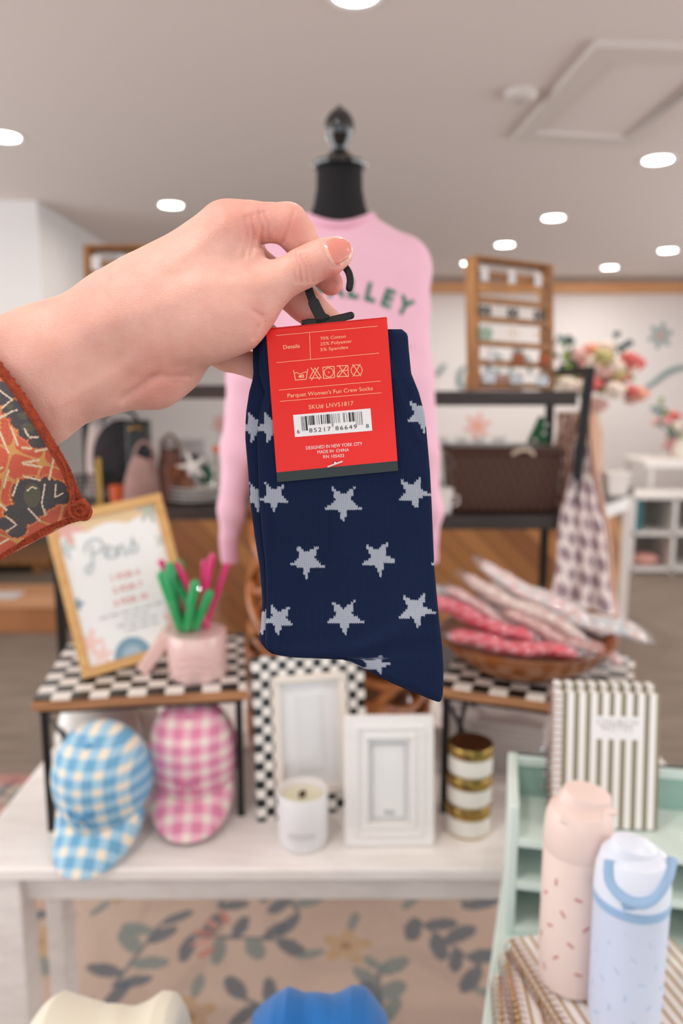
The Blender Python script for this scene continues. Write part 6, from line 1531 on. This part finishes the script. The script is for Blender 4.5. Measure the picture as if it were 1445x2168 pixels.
# standing striped notebook
m_ink2 = '#8f866f'
m_strp = stripe_mat('cream_olive_stripes', '#8a8068', '#f1ede8', .0148, .56, 'X', .4)
m_wire = M('rose_gold_wire', '#b59286', .3, .8); m_page = M('page_block', '#efe9e4', .7)
def notebook(name, lb, loc, rot, Wn, Hn, Tn, cover, upright, grp, spir='left', label=True):
    # lies in its local XY plane: x across, y along the spine, z thickness
    t = thing(name, lb, 'notebook', loc, group=grp, rot=rot)
    fc = MB().box(0, Wn, 0, Hn, Tn - .0015, Tn).build('front_cover', cover, t); MB().box(0, Wn, 0, Hn, 0, .0015).build('back_cover', cover, t)
    MB().box(.004, Wn - .003, .003, Hn - .003, .0015, Tn - .0015).build('pages', m_page, t)
    b = MB(); n = int(Hn / .0085)
    for k in range(n):
        y = .006 + k * (Hn - .012) / (n - 1)
        b.tube([(.004 + (Tn * .5 + .003) * math.cos(a) - .002, y + .001 * math.sin(a), Tn / 2 + (Tn * .5 + .003) * math.sin(a)) for a in np.linspace(0, 2 * PI, 14)[:-1]], .0008, 5, True)
    b.build('spiral', m_wire, t)
    if label:
        MB().box(Wn * .34, Wn * .84, Hn * .66, Hn * .83, Tn, Tn + .0004).build('title_label', m_lab, fc)
        tx = MB()
        for s_, yy, sz in (('CHURCH', .765, .0115), ('NOTES', .722, .0115)):
            vs, fs = text_mesh(s_, sz, 'CENTER', space=1.15); tx.add([(Wn * .59 + x, Hn * yy + y, Tn + .0006) for x, y, z in vs], fs)
        tx.box(Wn * .45, Wn * .73, Hn * .69, Hn * .691, Tn + .0004, Tn + .0006)
        tx.build('title_print', M('title_grey', '#a9a7a6', .6), fc, smooth=0)
    return t
MROT = math.radians(-11)
nb0 = PY(1190, 1760, RY + .04); nl = PY(1168, 1450, RY + .06); nrr = PY(1380, 1450, RY + .06)
nw = nrr.x - nl.x; nz = org_top + .002
nhgt = (PY(1200, 1448, RY + .07).z - nz) / math.cos(math.radians(6))
notebook('spiral_notebook', 'upright striped spiral notebook standing in the mint organiser', (nl.x, RY + .035, nz), (math.radians(90 - 6), 0, math.radians(-4)), nw, nhgt, .013, m_strp, True, None)
notebook('spiral_notebook', 'striped notebook standing right behind the front upright one', (nl.x + .004, RY + .056, nz), (math.radians(90 - 6), 0, math.radians(-4)), nw, nhgt + .004, .013, m_strp, True, None, label=False)
# stack of three lying notebooks
m_strg = stripe_mat('white_gold_stripes', '#f2ece8', '#a9884f', .0125, .28, 'X', .35)
tl = P(1075, 1980, .93); NHt = .0165
base_p = PH(1078, 1985, MH + 3 * NHt); far_p = PH(1190, 2168, MH + 3 * NHt)
dirn = (far_p - base_p); dirn.z = 0; ang = math.atan2(dirn.y, dirn.x)          # spine direction from its far end towards the camera
Hn, Wn = .23, .165
def lay(i, far_px, near_px, lb, W_, H_):
    z = MH + .0008 + i * NHt; a = PH(*far_px, z + NHt); b_ = PH(*near_px, z + NHt); d = Vector((b_.x - a.x, b_.y - a.y, 0)).normalized()
    o = a + d * H_; yaw_ = math.atan2(-d.x, -(-d.y)) if False else math.atan2((-d).y, (-d).x) - PI / 2
    notebook('spiral_notebook', lb, (o.x, o.y, z), (0, 0, yaw_), W_, H_, NHt - .002, m_strg, False, 'white and gold striped notebooks in the stack', label=False)
lay(0, (1052, 2062), (1062, 2168), 'bottom striped notebook of the lying stack', .20, .20)
lay(1, (1068, 2012), (1100, 2168), 'middle striped notebook of the lying stack', .20, .22)
lay(2, (1078, 1985), (1190, 2168), 'top striped notebook of the lying stack, carrying the bottles', .19, .24)
# black spiral notebook at right edge
p = PH(1438, 2100, MH)
t = notebook('black_spiral_notebook', 'notebook with black wire spiral at the lower right corner', (p.x + .004, p.y - .17, MH + .0005), (0, 0, 0), .12, .20, .02, m_page, False, None, label=False)
for c in kids(t):
    if c.name.startswith('spiral'): c.data.materials[0] = m_black
ZB = MH + 3 * NHt + .001
# peach tumbler
p = PH(1208, 2072, ZB); t = thing('peach_tumbler', 'pale peach insulated bottle with tiny red bows, standing on the notebooks', 'bottle', (p.x, p.y, ZB)); PX_, PYY = p.x, p.y
def zpx(y): return PY(1210, y, PYY).z - ZB
m_peach = M('peach_powder_coat', '#e3ccc2', .45, bump=.05, bscale=900); m_peach2 = M('peach_plastic', '#ead2c8', .38); m_bow = M('bow_red', '#b5615c', .5)
r = .0365; zb_ = zpx(1795); zt2 = zpx(1665)
MB().lathe([(.001, 0), (r * .86, 0), (r * .95, .003), (r, .012), (r, zb_), (r * .985, zb_ + .001), (.001, zb_ + .001)], 56).build('bottle_body', m_peach, t)
MB().lathe([(r * .985, zb_ + .001), (r * 1.0, zb_ + .0022), (r * 1.0, zb_ + .022), (r * .96, zb_ + .038), (r * .86, zb_ + .048), (r * .6, zb_ + .054), (.001, zb_ + .056)], 56).build('cap', m_peach2, t)
ht = zt2 - zb_
MB().lathe([(.001, 0), (r * .72, 0), (r * .74, .012), (r * .66, .022), (r * .3, .026), (.001, .026)], 40, T3(.004, .004, zb_ + .043) @ R3(8, 10, 0), sx=1.05, sy=.8).build('flip_lid', m_peach2, t)
b = MB(); b.tube(catmull([(-r * .7, -r * .55, zb_ + .046), (-r * .1, -r * .80, zb_ + .040), (r * .35, -r * .72, zb_ + .044), (r * .55, -r * .45, zb_ + .050), (r * .95, -r * .2, zb_ + .046)], 6), .004, 10); b.build('lid_ridge', m_peach2, t)
b = MB(); gb = random.Random(4)
for k in range(30):
    a = -PI / 2 + ((k * .618) % 1 - .5) * 4.6; zz = .018 + (k / 30) * (zb_ - .035); s_ = .0024; an = gb.random() * 3
    for q in (-1, 1): b.ball((0, 0, 0), (s_, .0006, s_ * .6), 8, 5, T3(r * math.cos(a), r * math.sin(a), zz) @ R3(0, 0, math.degrees(a) + 90) @ R3(0, math.degrees(an), 0) @ T3(q * s_ * .8, 0, 0))
b.build('bow_print', m_bow, t)
ks = {k.name.split('.')[0]: k for k in kids(t)}; under(ks['bottle_body'], ks['bow_print']); under(ks['cap'], ks['flip_lid'], ks['lid_ridge'])
# blue tumbler
p = PH(1318, 2170, ZB); t = thing('blue_tumbler', 'pale blue insulated bottle with darker blue carry loop, in front at right', 'bottle', (p.x, p.y, ZB)); PYY = p.y
m_blu = M('ice_blue_coat', '#cad1e4', .4, bump=.05, bscale=900); m_blw = M('white_blue_plastic', '#dfe4f0', .35); m_blr = M('steel_blue_rubber', '#93b2d2', .4)
r = .0365; z1_ = PY(1340, 1905, PYY).z - ZB
MB().lathe([(.001, 0), (r * .84, 0), (r * .93, .003), (r * .97, .012), (r * 1.0, z1_), (.001, z1_)], 56).build('bottle_body', m_blu, t)
MB().lathe([(r * 1.0, z1_), (r * 1.02, z1_ + .001), (r * 1.02, z1_ + .009), (r * .99, z1_ + .010), (.001, z1_ + .010)], 56).build('collar_ring', m_blr, t)
MB().lathe([(r * 1.0, z1_ + .010), (r * 1.01, z1_ + .014), (r * .98, z1_ + .034), (r * .86, z1_ + .050), (r * .6, z1_ + .057), (.001, z1_ + .058)], 56).build('cap', m_blw, t)
MB().lathe([(.001, 0), (r * .62, 0), (r * .64, .012), (r * .60, .020), (r * .3, .026), (.001, .027)], 40, T3(-.006, -.002, z1_ + .045) @ R3(8, 12, 0), sy=.8).build('spout_lid', m_blw, t)
b = MB()
lo = catmull([(-r * .80, -r * .35, z1_ + .052), (-r * .82, -r * .58, z1_ + .034), (-r * .45, -r * .95, z1_ + .024), (r * .05, -r * 1.04, z1_ + .026), (r * .55, -r * .80, z1_ + .040), (r * .92, -r * .30, z1_ + .052)], 8)
b.tube(lo, .0052, 10, flat=.7); b.build('carry_loop', m_blr, t)
MB().box(-r * .60, -r * .25, -r * .98, -r * .80, z1_ + .014, z1_ + .019).build('hinge', m_blr, t, bevel=.001)
b = MB()
for k in range(34):
    a = -PI / 2 + ((k * .618) % 1 - .5) * 4.6; zz = .02 + (k / 34) * (z1_ - .03); s_ = .0022; an = gb.random() * 3
    for q in (-1, 1): b.ball((0, 0, 0), (s_, .0005, s_ * .5), 8, 5, T3(r * .985 * math.cos(a), r * .985 * math.sin(a), zz) @ R3(0, 0, math.degrees(a) + 90) @ R3(0, math.degrees(an), 0) @ T3(q * s_ * .8, 0, 0))
b.build('bow_print', M('bow_blue', '#a9bdd6', .5), t)
ks = {k.name.split('.')[0]: k for k in kids(t)}; under(ks['bottle_body'], ks['bow_print']); under(ks['cap'], ks['spout_lid'], ks['carry_loop'], ks['hinge'])
# small clear trinket behind the notebooks
p = PY(1157, 1640, RY + .10)
t = thing('beaded_tassel', 'clear beaded tassel hanging at the notebook corner in the mint organiser', 'tassel', (p.x, RY + .10, org_top + .001)); b = MB()
for k in range(16): b.ball((.006 * math.cos(k * 1.7), .006 * math.sin(k * 1.7), .006 + k * .005), .005, 8, 6)
b.build('beads', m_sil, t)
